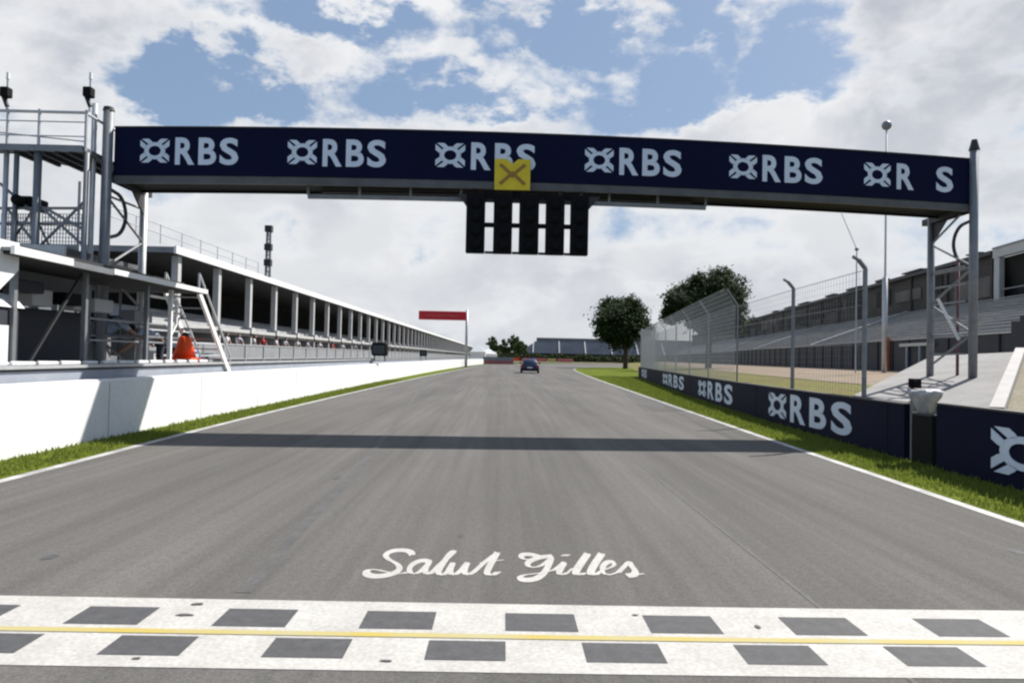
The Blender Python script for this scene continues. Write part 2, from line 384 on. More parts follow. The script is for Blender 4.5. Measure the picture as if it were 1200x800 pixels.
# start / finish line
sl = lambda x, y: (x, y + .012*max(0, x)*x*.3)
def band(x0, x1, y0, y1, z, n=24):
    m = MB()
    for i in range(n):
        a = x0+(x1-x0)*i/n; b = x0+(x1-x0)*(i+1)/n; m.quad((*sl(a, y0), z), (*sl(b, y0), z), (*sl(b, y1), z), (*sl(a, y1), z))
    return m
struct(band(-5.85, 5.3, 3.70, 4.72, .007).build('start_line', M['paint']))
ck = MB(); S_ = .427
for k in range(-14, 13):
    a = .047 + k*S_; b = a + S_
    if a < -5.8 or b > 5.28: continue
    y0, y1 = (4.26, 4.55) if k % 2 == 0 else (3.84, 4.10)
    ck.quad((*sl(a, y0), .009), (*sl(b, y0), .009), (*sl(b, y1), .009), (*sl(a, y1), .009))
struct(ck.build('start_line_checks', M['tarnew']))
struct(band(-5.85, 5.3, 4.135, 4.20, .0105).build('yellow_line', M['yellow']))

# painted script "Salut Gilles"
def smoothpath(pts, it=2):
    return chaikin(pts, it)
strokes = [
 ([(250,92),(243,80),(215,74),(175,78),(152,92),(165,108),(196,122),(208,140),(190,156),(150,166),(112,168),(86,160),(88,147),(112,141),(150,150),(205,160),(238,152)], 1.15),
 ([(312,116),(285,110),(252,122),(236,142),(246,160),(272,156),(296,134),(310,116)], 1.0),
 ([(310,116),(292,145),(300,163),(322,152),(345,128)], 1.1),
 ([(345,128),(385,92),(400,78),(380,88),(352,130),(338,156),(352,166),(374,152)], 1.1),
 ([(374,152),(396,114),(380,148),(390,166),(418,152),(448,112),(430,148),(440,166),(466,152)], 1.1),
 ([(466,152),(510,112),(545,86)], 1.0), ([(548,84),(516,140),(510,160),(528,166),(552,152)], 1.2), ([(488,120),(568,110)], 1.0),
 ([(700,100),(668,90),(638,90),(628,100),(648,110),(672,106)], 1.0),
 ([(742,96),(700,100),(664,112),(650,126),(668,138),(702,132),(728,112),(742,96),(728,132),(712,158),(684,178),(646,182),(622,174),(640,162),(690,158),(748,146)], 1.0),
 ([(742,148),(760,138),(788,114),(772,138),(762,158),(776,164),(796,154)], 1.0), ([(783,96),(789,93),(797,91)], 1.5),
 ([(796,154),(812,140)], .5), ([(866,88),(846,116),(826,146),(822,162),(840,164),(852,156)], 1.25),
 ([(916,88),(896,116),(878,146),(874,162),(890,164),(902,156)], 1.25),
 ([(902,156),(918,146),(952,136),(962,124),(948,114),(926,122),(914,144),(926,162),(950,162),(970,154)], .8),
 ([(972,156),(1000,128),(1012,114),(1018,130),(1036,150),(1030,164),(1004,166)], 1.1), ([(1024,160),(1044,163),(1060,158)], 1.0)]
tm = MB(); q_ = 0
for pts, wd in strokes:
    w = [G(x/3+400, y/3+620) for x, y in smoothpath(pts)]
    wp = [(p.x, p.y) for p in w]; q_ += 1
    hw = .019*wd
    a, b = offset(wp, -hw), offset(wp, hw); z = .0066 + q_*.00008
    for i in range(len(wp)-1):
        # broad-nib: wider along the track than across it
        tm.quad((a[i][0], a[i][1]-.032, z), (a[i+1][0], a[i+1][1]-.032, z), (b[i+1][0], b[i+1][1]+.032, z+.00002), (b[i][0], b[i][1]+.032, z+.00002))
        tm.quad((wp[i][0]-hw*1.1, wp[i][1], z+.00001), (wp[i+1][0]-hw*1.1, wp[i+1][1], z+.00001), (wp[i+1][0]+hw*1.1, wp[i+1][1], z+.00003), (wp[i][0]+hw*1.1, wp[i][1], z+.00003))
struct(tm.build('painted_lettering', M['paint']))
# tyre marks and a longitudinal seam
def mark(name, pts, w, c):
    p = chaikin(pts, 3); o = strip(offset(p, -w/2), offset(p, w/2), .0065).build(name, c); return struct(o)
rub = mat('rubber_mark', (.092,.089,.086), .75, .2, 3, fine=.2)
tmk = [G(x, y) for x, y in ((285,695),(360,612),(425,545),(470,488),(498,448),(520,432))]
mark('tyre_mark', [(p.x, p.y) for p in tmk], .10, rub)
def stain(px, py, rx, ry, z, c):
    rn = random.Random(int(px)); g = G(px, py); m = MB(); k = 14; m.quad(*[(g.x+rx*math.cos(6.2832*i/k)*rn.uniform(.55,1.1), g.y+ry*math.sin(6.2832*i/k)*rn.uniform(.55,1.1), z) for i in range(k)]); struct(m.build('oil_stain', c))
for px, py, rx, ry, c in ((59,653,.05,.10,'tarnew'),(1193,647,.07,.10,'tarnew'),(540,628,.03,.08,'tarnew'),(395,560,.05,.15,'tarnew')): stain(px, py, rx, ry, .0068, M[c])
for px, py, rx, ry in ((232,709,.05,.025),(216,722,.06,.02),(888,736,.02,.03),(452,776,.04,.012),(160,773,.03,.012),(745,722,.03,.012)): stain(px, py, rx, ry, .0125, rub)
mark('tarmac_seam', [(2.1,-4),(2.12,20),(2.4,50),(3.2,90)], .03, rub)

# ------------------------------------------------------------------ lettering helpers
_txt = {}
def text_polys(s, off=.0):
    """outline mesh of a word in the built-in font: unit cap height, x from 0"""
    cu = bpy.data.curves.new('t', 'FONT'); cu.body = s; cu.size = 1; cu.offset = off; cu.fill_mode = 'FRONT'; cu.resolution_u = 4
    ob = bpy.data.objects.new('t', cu); me = bpy.data.meshes.new_from_object(ob)
    vs = [v.co.copy() for v in me.vertices]; fs = [tuple(p.vertices) for p in me.polygons]
    bpy.data.objects.remove(ob); bpy.data.curves.remove(cu); bpy.data.meshes.remove(me)
    x0 = min(v.x for v in vs); x1 = max(v.x for v in vs); y0 = min(v.y for v in vs); y1 = max(v.y for v in vs)
    return [((v.x-x0)/(x1-x0), (v.y-y0)/(y1-y0)) for v in vs], fs, (x1-x0)/(y1-y0)
def letter(ch):
    if ch not in _txt: _txt[ch] = text_polys(ch, .028)
    return _txt[ch]
def logo_polys():
    """eight blunt blades round a dark round centre, in a unit square"""
    vs, fs = [], []
    def add(poly):
        n = len(vs); vs.extend(poly); fs.append(tuple(range(n, n+len(poly))))
    for k in range(4):
        a = k*math.pi/2; c, s = math.cos(a), math.sin(a)
        def r(p): x, y = p; return (.5+(x*c-y*s)*.5, .5+(x*s+y*c)*.5)
        # ring segment (90 degrees) centred on the corner direction
        inn, out = [], []
        for i in range(7):
            t = math.pi/4 + (i/6-.5)*math.pi/2
            inn.append((.42*math.cos(t), .42*math.sin(t))); out.append((.72*math.cos(t), .72*math.sin(t)))
        for i in range(6): add([r(inn[i]), r(out[i]), r(out[i+1]), r(inn[i+1])])
        add([r((.42,.54)), r((.90,1.0)), r((.42,1.0)), r((.22,.80)), r((.14,.66))]); add([r((.54,.42)), r((.66,.14)), r((.80,.22)), r((1.0,.42)), r((1.0,.90))])
    return vs, fs, 1.0
LOGO = logo_polys()
def place_sign(mb, polys, fn, x0, w, z0, h):
    """fn(s, t, d) -> world point for distance s along, height t, proud d; adds a 12 mm thick plate"""
    vs, fs, _ = polys
    n = len(mb.v); k = len(vs)
    mb.v += [tuple(fn(x0+v[0]*w, z0+v[1]*h, .012)) for v in vs]
    mb.v += [tuple(fn(x0+v[0]*w, z0+v[1]*h, .003)) for v in vs]
    edges = {}
    for f in fs:
        mb.f.append(tuple(n+i for i in f))
        for a, b in zip(f, f[1:]+f[:1]): edges[(a, b)] = 1
    for (a, b) in edges:
        if (b, a) not in edges: mb.f.append((n+a, n+k+a, n+k+b, n+b))

# ------------------------------------------------------------------ start gantry
YL, YR = 15.7, 16.9
def gy(px): return YL + (YR-YL)*(px-118)/(1140-118)
def gX(px): return PX(px, gy(px), 0).x
XL, XR = gX(126), gX(1137)
def beam(x, v, d=0.0):      # x across, v 0 = bottom of banner .. 1 = top, d = behind banner face
    u = (x-(XL+XR)/2)/((XR-XL)/2); zt = 6.43 + .05*u + .20*(1-u*u); zb = 1.6 + .785*(zt-1.6)
    Y = YL + (YR-YL)*(x-gX(118))/(gX(1140)-gX(118))
    return Vector((x, Y + d, zb + (zt-zb)*v))
gan = empty('start_gantry', (0, 16.5, 0), 'start line gantry spanning the race track with a long navy RBS banner', 'gantry')
NS = 26
def sweep(v0, v1, d0, d1, xa=None, xb=None, dz0=0, dz1=0):
    m = MB(); xa = XL if xa is None else xa; xb = XR if xb is None else xb
    Z = Vector((0,0,1)); rings = []
    for i in range(NS+1):
        x = xa+(xb-xa)*i/NS
        rings.append([beam(x, v0, d0)+Z*dz0, beam(x, v0, d1)+Z*dz0, beam(x, v1, d1)+Z*dz1, beam(x, v1, d0)+Z*dz1])
    for a, b in zip(rings, rings[1:]):
        for k in range(4): j = (k+1) % 4; m.quad(a[k], b[k], b[j], a[j])
    m.quad(*rings[0]); m.quad(*reversed(rings[-1])); return m
ban = sweep(0, 1, 0, .05).build('banner', M['navy'], gan)
lm = [MB() for _ in range(6)]
def on_banner(s, t, d): return beam(s, t, -d)
spec = [(157,'RBS'),(331,'RBS'),(505,'RBS'),(681,'RBS'),(851,'RBS'),(1010,'R S')]
for i, (px, wd) in enumerate(spec):
    mb = MB(); end = {157:274, 331:448, 505:624, 681:796, 851:962, 1010:1116}[px]
    a, b = gX(px), gX(end); tot = b-a
    place_sign(mb, LOGO, on_banner, a, tot*.29, .26, .50)
    xs = [(.35, .195), (.585, .18), (.80, .19)]
    if i == 5: xs = [(.36, .19), (.585, .185), (.80, .19)]
    for ch, (o0, w) in zip(wd, xs):
        if ch != ' ':
            lb = MB(); place_sign(lb, letter(ch), on_banner, a+tot*o0, tot*w, .22, .57); lb.build('letter', M['letter'], ban)
    mb.build('emblem', M['letter'], ban)
# steel box truss behind the banner
sweep(.02, .98, 1.30, 1.36).build('rear_banner', M['navy'], gan)
tr = MB()
for v, d in ((.0,.15),(.0,1.2),(.97,.15),(.97,1.2)):
    for i in range(NS):
        a = XL+(XR-XL)*i/NS; b = XL+(XR-XL)*(i+1)/NS; tr.bar(beam(a, v, d), beam(b, v, d), .1)
for i in range(NS):
    a = XL+(XR-XL)*i/NS; b = XL+(XR-XL)*(i+1)/NS
    tr.bar(beam(a, 0, .15), beam(a, 0, 1.2), .07); tr.bar(beam(a, 0, .15), beam(b, .97, .15), .06); tr.bar(beam(b, 0, 1.2), beam(a, .97, 1.2), .06)
    tr.bar(beam(a, .97, .15), beam(b, .97, 1.2), .05)
tr.build('truss', M['darksteel'], gan)
sweep(0, 0, .11, 1.30, dz0=-.045, dz1=-.006).build('walkway_deck', M['black'], gan)
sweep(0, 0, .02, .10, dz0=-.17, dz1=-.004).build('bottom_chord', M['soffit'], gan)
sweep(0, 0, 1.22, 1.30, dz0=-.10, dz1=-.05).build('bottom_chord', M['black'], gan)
sweep(1, 1, -.02, 1.38, dz0=.0, dz1=.03).build('top_cover', M['darksteel'], gan)
# hanging service rail below the middle
sweep(0, 0, .25, .33, gX(352), gX(828), dz0=-.42, dz1=-.33).build('service_rail', M['steel'], gan)
hg = MB()
for i in range(9):
    x = gX(352)+(gX(828)-gX(352))*i/8; hg.bar(beam(x, 0, .29)+Vector((0,0,-.34)), beam(x, 0, .29)+Vector((0,0,-.04)), .05)
build_each(hg, 'hanger', M['steel'], gan)
sweep(0, 0, .9, .96, gX(360), gX(820), dz0=-.14, dz1=-.07).build('service_rail', M['darksteel'], gan)
# small fittings on the top edge
for px in (390, 558, 690, 888, 1020, 1090):
    x = gX(px); MB().bar(beam(x-.5, 1, .3)+Vector((0,0,.08)), beam(x+.5, 1, .3)+Vector((0,0,.08)), .1, .07).build('cable_box', M['darksteel'], gan)
# towers
def tower(side):
    if side < 0: nx, fx = 118, 163
    else: nx, fx = 1140, 1090
    Yn = gy(nx)-.05; Xn = PX(nx, Yn, 0).x; Yf = Yn*1.1; Xf = PX(fx, Yf, 0).x
    zb = 0 if side < 0 else .9
    top = 6.75 if side < 0 else 6.72
    ztn = top; ztf = 5.4
    MB().tube((Xn, Yn, zb), (Xn, Yn, ztn), .095 if side>0 else .105, k=14).build('leg', M['steel'], gan, True)
    MB().tube((Xf, Yf, zb), (Xf, Yf, ztf), .085, k=14).build('leg', M['steel'] if side>0 else M['lightsteel'], gan, True)
    X2 = Xn + side*.0; 
    # second pair of legs further outboard
    Xo = Xn - .34 if side < 0 else Xn + .02
    if side < 0: MB().tube((Xn-.27, Yn-.05, 0), (Xn-.27, Yn-.05, 6.85), .055, k=12).build('leg', M['lightsteel'], gan, True)
    br = MB(); n = 5
    for i in range(n):
        z0 = (1.6 if side>0 else 1.0)+i*(3.9/n); z1 = z0+3.9/n
        a, b = ((Xn,Yn,z0),(Xf,Yf,z1)) if i % 2 else ((Xf,Yf,z0),(Xn,Yn,z1))
        br.tube(a, b, .028, k=8)
        if i % 2 == 0: br.tube((Xn,Yn,z1),(Xf,Yf,z1), .028, k=8)
    br.build('brace', M['steel'], gan)
    MB().bar((Xn, Yn, 5.33), (Xn, Yf+.3, 5.33), .16).bar((Xf, Yn, 5.32), (Xf, Yf+.1, 5.32), .14).build('bracket', M['darksteel'], gan)
    ML = MB().tube((Xn, Yn, ztn-.03), (Xn, Yn, ztn+.05), .12, .10, 14)
    if side > 0: ML.tube((Xn, Yn, ztn), (Xn, Yn, ztn+.22), .11, .06)
    ML.build('leg_cap', M['darksteel'], gan)
    for (x, y) in ((Xn, Yn), (Xf, Yf)): MB().box(x-.22, x+.22, y-.22, y+.22, zb, zb+.1).build('foot_plate', M['steel'], gan)
    # looped cable / gusset under the beam
    pts = chaikin([(Yn+.15, 5.05), (Yn+.62, 5.0), (Yn+.85, 4.6), (Yn+.62, 4.15), (Yn+.1, 4.0)], 2)
    MB().path([(Xn+.02, q[0], q[1]) for q in pts], .04).build('cable', M['darksteel'], gan)
    MB().prism([Vector((Xf, Yf-.05, 5.35)), Vector((Xf, Yf-.75, 5.35)), Vector((Xf, Yf-.05, 4.75))], Vector((.04,0,0))).build('gusset', M['darksteel'], gan)
    return Xn, Yn, Xf, Yf
TL = tower(-1); TR = tower(1)
# extra inner pipe, ladder and diagonals of the right tower
xi = PX(1122, TR[1]+.9, 0).x
MB().tube((xi, TR[1]+.9, .95), (xi, TR[1]+.9, 4.2), .035, k=10).build('downpipe', mat('maroon_pipe', (.13,.06,.07), .6), gan, True)
MB().bar(P(1099,350,TR[1]+.4), P(1124,398,TR[1]+.4), .055).build('brace', M['white'], gan)
rg = MB()
for k in range(6):
    z = 1.9+k*.42; rg.bar((TR[0], TR[1]+.3, z), (TR[2], TR[3]-.1, z), .04)
build_each(rg, 'rung', M['steel'], gan)
# start light panel
pl = empty('start_light_panel', beam(gX(618), 0, .2), 'black start light panel hanging under the middle of the gantry', 'start lights')
yp = gy(618)-.04
def pp(px, py): return P(px, py, yp)
def slab(px0, px1, pyt, pyb, t0, t1, sh=1.0):
    # (slanted with the beam: its top runs parallel to the banner)
    k = 0.021
    a = pp(px0, pyt); b = pp(px1, pyt); zt = (a.z+b.z)/2; zb = pp((px0+px1)/2, pyb).z
    return MB().box(a.x, b.x, yp+t0, yp+t1, zb, zt)
base_y = lambda px: 230+(px-618)*.024
cols_ = [(547,569),(579,601),(609,632),(640,662),(669,690)]
for (a, b) in cols_:
    c = (a+b)/2; o = slab(a, b, base_y(c)-2, base_y(c)+68, -.06, .12).build('light_column', M['black'], pl); bevel(o, .02)
    for r_ in range(4):
        q = pp(c, base_y(c)+10+r_*16); lens = MB().tube((q.x, yp-.10, q.z), (q.x, yp-.055, q.z), .115, k=18)
        lens.build('lens', M['black'], o, True)
for (y0, y1) in ((-5, 4), (32, 37)):
    for j in range(4):
        a = cols_[j][1]-1; b = cols_[j+1][0]+1; slab(a, b, base_y(a)+y0, base_y(a)+y1, .0, .08).build('crossbar', M['black'], pl)
for j in range(4):
    a = cols_[j][1]-1; b = cols_[j+1][0]+1; slab(a, b, base_y(a)+65.5, base_y(a)+68, .0, .08).build('crossbar', M['black'], pl)
for (a, b) in ((537, 547), (690, 703)):
    q0, q1 = pp(a, base_y(a)-1), pp(b, base_y(b)+14); o = MB().prism([Vector((q0.x, yp, q0.z)), Vector((q1.x, yp, q0.z)), Vector((q1.x if a < 600 else q0.x, yp, q1.z))], Vector((0,.08,0))); o.build('bracket', M['darksteel'], pl)
hb = MB()
for px in (556, 618, 682): 
    q = pp(px, base_y(px)); hb.bar((q.x, yp+.06, q.z-.1), (q.x, yp+.22, q.z+.25), .06)
build_each(hb, 'hanger', M['darksteel'], pl)
# yellow board above the lights
yb = empty('marker_board', beam(gX(600), 0, -.1), 'small yellow square board with a brown cross fixed on the banner', 'sign')
p0, p1 = P(580, 186, gy(600)-.12), P(621, 223, gy(600)-.12); W_, H_ = p1.x-p0.x, p0.z-p1.z; y_ = gy(600)-.12
poly = [(0,0),(1,0),(1,1),(.66,1),(.5,.84),(.34,1),(0,1)]
yo = MB().prism([Vector((p0.x+u*W_, y_, p1.z+v*H_)) for u, v in poly], Vector((0,.05,0))).build('panel', M['yboard'], yb)
cr = MB()
for (a, b) in (((.15,.18),(.42,.46)),((.85,.18),(.58,.46)),((.15,.82),(.42,.55)),((.85,.82),(.58,.55))):
    cr.bar((p0.x+a[0]*W_, y_-.008, p1.z+a[1]*H_), (p0.x+b[0]*W_, y_-.008, p1.z+b[1]*H_), .07, .012, up=(0,1,0))
cr.build('cross', M['ybrown'], yb)
MB().prism([Vector((p0.x+u*W_, y_-.012, p1.z+v*H_)) for u, v in ((.40,.5),(.5,.38),(.6,.5),(.5,.62))], Vector((0,.01,0))).build('emblem', M['ybrown'], yb)
MB().box(p0.x+W_*.45, p0.x+W_*.55, y_+.05, y_+.13, p1.z+.1, p0.z-.15).build('bracket', M['darksteel'], yb)

# ------------------------------------------------------------------ white pit wall
pw = empty('pit_wall', (-7, 10, 0), 'long white concrete pit wall with grey steel ledge, left of the track', 'wall')
WL = sub(wall_l, -6, 151, 157)
def extrude(pl_, d0, d1, z0, z1):
    m = MB(); a, b = offset(pl_, d0), offset(pl_, d1)
    for i in range(len(pl_)-1):
        m.quad((*b[i],z0),(*b[i+1],z0),(*b[i+1],z1),(*b[i],z1)); m.quad((*a[i+1],z0),(*a[i],z0),(*a[i],z1),(*a[i+1],z1))
        m.quad((*a[i],z1),(*b[i],z1),(*b[i+1],z1),(*a[i+1],z1)); m.quad((*b[i],z0),(*a[i],z0),(*a[i+1],z0),(*b[i+1],z0))
    m.quad((*a[0],z0),(*b[0],z0),(*b[0],z1),(*a[0],z1)); m.quad((*b[-1],z0),(*a[-1],z0),(*a[-1],z1),(*b[-1],z1)); return m
extrude(WL, -.28, 0, 0, 1.03).build('concrete_wall', M['white_wall'], pw)
jm = MB()
for y in range(-3, 150, 4):
    x = at_y(wall_l, y); jm.box(x-.001, x+.003, y-.008, y+.008, .02, 1.0)
build_each(jm, 'joint', M['midgrey'], pw)
extrude(WL, -.22, -.04, 1.03, 1.06).build('cap', M['white'], pw)
extrude(WL, -.40, -.36, 1.00, 1.22).build('back_rail', M['ledge'], pw)
extrude(WL, -.55, -.30, 1.26, 1.31).build('ledge', M['lightsteel'], pw)
extrude(WL, -.36, -.33, 1.225, 1.257).build('lower_rail', M['darksteel'], pw)
ps = MB()
for y in range(-5, 150, 2):
    x = at_y(wall_l, y)-.44; ps.box(x-.03, x+.03, y-.03, y+.03, 0, 1.255)
build_each(ps, 'rail_post', M['steel'], pw)
# raised walkway behind the wall (near part)
WN = sub(wall_l, -4, 40, 44)
extrude(WN, -2.3, -.58, .86, .95).build('walkway_deck', M['steel'], pw)
wl = MB()
for y in range(-3, 40, 3):
    for o in (-.8, -2.2): x = at_y(wall_l, y)+o; wl.box(x-.04, x+.04, y-.04, y+.04, 0, .86)
build_each(wl, 'walkway_leg', M['steel'], pw)
# white lumps (rolled cloth / cable covers) lying on the ledge
lmp = MB(); rnd = random.Random(5)
for y in [9.4+i*.62 for i in range(15)]:
    x = at_y(wall_l, y)-.42; l_ = rnd.uniform(.2, .28); lmp.tube((x, y-l_, 1.345), (x, y+l_, 1.345), .035, .028, 8)
for c_ in parts_of(lmp):
    c0_ = sum((Vector(v) for v in c_.v), Vector())/len(c_.v)
    tag(c_.build('rolled_cover', M['white_shirt'], None, loc=c0_), 'white rolled cable cover lying in a row along the ledge of the pit wall', 'cable cover', 'rolled covers on the pit wall ledge')
# sheet hung at the wall top beside the gantry leg
tb = [(at_y(wall_l, y)+.002, y) for y in (12.6, 13.6, 14.6)]

# ------------------------------------------------------------------ pit wall stand (roofed) and gantry side platform
st = empty('pit_stand', (-7.6, 12, 0), 'open steel pit stand with flat white edged roof and dark cladding on the wall', 'stand')
Xs = -7.15
# roof
MB().box(-9.6, Xs-.045, 10.6, 17.5, 3.0, 3.05).build('roof', M['steel'], st)
MB().box(-9.55, Xs-.06, 10.65, 17.45, 2.95, 2.996).build('ceiling', M['soffit_shade'], st)
MB().box(Xs-.04, Xs+.02, 10.6, 12.05, 2.95, 3.07).build('fascia', M['white'], st)
MB().box(Xs-.04, Xs+.01, 12.06, 13.3, 2.94, 3.04).build('fascia', M['steel'], st)
MB().box(Xs-.04, Xs+.02, 13.31, 17.5, 2.96, 3.06).build('fascia', M['white'], st)
MB().box(Xs-.9, Xs-.5, 10.7, 17.4, 3.06, 3.2).build('roof_beam', M['darksteel'], st)
for y in (11.2, 13.1, 15.35, 16.45): MB().box(Xs-.42, Xs-.34, y-.04, y+.04, .95, 2.98).build('post', M['steel'] if y < 16 else M['white'], st)
for y in (11.2, 13.1, 15.35, 17.2): MB().box(-9.5, -9.42, y-.04, y+.04, .0, 2.98).build('post', M['steel'], st)
MB().box(-8.55, -8.5, 10.9, 14.9, .95, 2.30).build('cladding', M['slate'], st)
MB().box(-8.62, -8.56, 10.9, 14.9, 2.45, 2.95).build('upper_screen', M['midgrey'], st)
MB().bar((-7.55,11.3,.95),(-7.55,13.0,2.9),.04).build('cross_brace', M['darksteel'], st)
for y in (11.6, 12.9, 14.1): bevel(MB().box(-8.45, -8.15, y-.28, y+.28, 2.32, 2.62).build('monitor', M['cream'] if y > 12 else M['black'], st), .02)
MB().box(-9.2, -7.6, 15.6, 17.0, 1.85, 1.9).build('counter', M['steel'], st)
MB().box(-9.3, -9.25, 15.4, 17.2, .95, 2.2).build('rear_panel', M['midgrey'], st)
fr = MB().bar((-7.6,15.6,2.75),(-7.6,16.9,2.75),.05).bar((-7.6,16.9,2.75),(-7.6,16.9,2.2),.05).bar((-7.6,16.9,2.2),(-7.6,16.6,1.9),.05); fr.build('grab_rail', M['white'], st)
# clutter hung in and behind the stand
for y0_, y1_, z in ((13.4,16.4,1.75),(13.4,16.4,2.15),(15.4,17.4,2.45)): MB().tube((-7.62,y0_,z),(-7.62,y1_,z), .022, k=8).build('guard_rail', M['steel'], st)
for y in (13.9, 14.7, 15.9, 16.9): MB().tube((-8.9,y,.95),(-8.9,y,2.95), .03, k=8).build('rear_upright', M['steel'], st)
for i, (y, z, w_, h_, c) in enumerate([(13.6,2.5,.30,.22,'black'),(14.6,2.45,.34,.26,'cream'),(16.2,2.3,.4,.3,'midgrey'),(12.2,2.62,.5,.2,'slate')]):
    bevel(MB().box(-8.3, -8.0, y-w_, y+w_, z-h_/2, z+h_/2).build('equipment_box', M[c], st), .02)
er_ = empty('equipment_rack', (-9.2, 20.5, 0), 'low grey tubular rack loaded with boxes beyond the pit stand stair', 'rack')
for y in (18.6, 20.0, 21.4, 22.8): 
    for x in (-8.8, -9.8): MB().tube((x,y,0),(x,y,2.15 if x < -9 else 1.8), .028, k=8).build('upright', M['lightsteel'], er_)
for z, x in ((1.8,-8.8),(2.15,-9.8),(1.45,-8.8)): MB().tube((x,18.5,z),(x,22.9,z), .025, k=8).build('rail', M['lightsteel'], er_)
MB().box(-9.8,-8.8,18.6,22.8,1.2,1.24).build('shelf', M['steel'], er_)
rnd = random.Random(77); y = 18.8
while y < 22.4:
    w_ = rnd.uniform(.25,.6); h_ = rnd.uniform(.2,.6); MB().box(-9.5,-9.0,y,y+w_,1.245,1.245+h_).build('box', M[rnd.choice(['midgrey','cream','slate','pale_shirt','black'])], er_); y += w_+rnd.uniform(.05,.3)
# stair down at the far end
ld = empty('steel_stair', (-7.6, 18, 0), 'steep white railed steel stair at the far end of the pit stand', 'stair')
for i, x in enumerate((-7.35, -8.15)):
    MB().bar((x, 17.5, 3.0), (x, 19.6, 1.0), .06, .14).build('stringer', M['white'], ld)
    MB().bar((x, 17.5, 3.45), (x, 19.6, 1.5), .04).bar((x, 17.5, 3.0), (x, 17.5, 3.45), .04).bar((x, 19.6, .95), (x, 19.6, 1.5), .04).build('handrail', M['lightsteel'], ld)
for k in range(8):
    t = (k+.5)/8; MB().box(-8.13, -7.37, 17.5+2.1*t-.1, 17.5+2.1*t+.1, 3.0-2.0*t, 3.03-2.0*t).build('tread', M['steel'], ld)
# grey cabinet with white lid near the left edge
cb = empty('control_cabinet', (-8.0, 10.8, .95), 'dark cabinet with rounded white lid and bright open front at the left edge', 'cabinet')
bevel(MB().box(-8.5, -7.55, 10.0, 11.4, .95, 2.2).build('case', M['slate'], cb), .05)
n_ = [(-8.55+1.04*i/8, 2.2+.25*math.sin(math.pi*i/8)**.6) for i in range(9)]
MB().prism([Vector((x, 9.95, z)) for x, z in n_], Vector((0, 1.5, 0))).build('lid', M['white'], cb)
MB().box(-7.545, -7.53, 10.2, 11.12, 1.36, 1.92).build('front_panel', M['white'], cb)

# scaffold platform beside the left gantry leg
sc = empty('camera_platform', (-11, 15.5, 0), 'tall grey scaffold platform with a roof left of the gantry', 'platform')
def R3(px, py, Y): return P(px, py, Y)
zR = P(50, 176, 15.0).z; zT = P(50, 131, 15.0).z
xr = P(98, 176, 15.0).x; xl = -15.5
xk = P(2, 176, 15.0).x
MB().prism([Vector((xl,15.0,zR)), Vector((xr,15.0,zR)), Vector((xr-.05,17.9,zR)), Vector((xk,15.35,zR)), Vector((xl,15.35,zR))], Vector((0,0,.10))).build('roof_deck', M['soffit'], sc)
MB().box(xl, xr, 14.93, 15.0, zR-.03, zR+.10).build('roof_edge', M['steel'], sc)
dk = MB()
for k in range(1, 6): t = k/6; dk.bar((xk+(xr-xk)*t, 15.0, zR-.05), (xk+(xr-xk)*t, 15.2+2.5*t, zR-.05), .07)
build_each(dk, 'joist', M['darksteel'], sc)
rm = MB()
for z in (zT, zT-.2, (zT+zR)/2-.1): rm.tube((xl,15.0,z),(xr+.05,15.0,z), .032 if z == zT else .014, k=8)
for px in (8, 45, 100):
    x = P(px, 176, 15.0).x; rm.tube((x,15.0,zR),(x,15.0,zT+.05), .03, k=8)
rm.tube((xr,15.0,zT),(xr,17.8,zT), .03, k=8).tube((xl+2,15.0,zT-.2),(xr,15.0,zR+.2), .014, k=6).build('guard_rail', M['lightsteel'], sc)
for px in (8, 20, 45, 102):
    x = P(px, 176, 15.05).x; MB().tube((x,15.05,0),(x,15.05,zR-.02), .05 if px != 45 else .075, k=10).build('upright', M['steel'] if px != 8 else M['lightsteel'], sc, True)
for px in (95,):
    x = P(px, 200, 17.7).x; MB().tube((x,17.7,0),(x,17.7,zR-.02), .05, k=10).build('upright', M['steel'], sc, True)
z2 = P(50, 292, 15.0).z
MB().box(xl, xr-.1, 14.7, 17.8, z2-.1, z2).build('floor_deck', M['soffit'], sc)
MB().box(xl, xr-.1, 14.62, 14.7, z2-.16, z2+.04).build('floor_edge', M['lightsteel'], sc)
dm = MB(); 
for (a, b) in (((5,240),(45,290)),((45,240),(100,290)),((100,235),(45,290)),((0,215),(40,250)),((55,245),(100,270)),((0,262),(100,262)),((0,244),(100,244))):
    dm.tube(P(a[0],a[1],15.1), P(b[0],b[1],15.1), .03, k=8)
dm.build('diagonal', M['steel'], sc)
for (a, b) in ((2,40),(50,98)):
    q0, q1 = P(a,250,15.2), P(b,288,15.2); w = MB()
    n = 14
    for i in range(n+1):
        x = q0.x+(q1.x-q0.x)*i/n; w.box(x-.006, x+.006, 15.19, 15.205, q1.z, q0.z)
    for i in range(9): z = q1.z+(q0.z-q1.z)*i/8; w.box(q0.x, q1.x, 15.207, 15.219, z-.006, z+.006)
    w.build('mesh_infill', M['lightsteel'], sc)
# white triangular sheet at far left
MB().prism([Vector((-7.36,y,z)) for y,z in ((9.2,2.42),(10.6,2.42),(11.0,2.75),(11.0,3.16),(9.2,3.16))], Vector((.03,0,0))).build('side_sheet', M['white'], st)
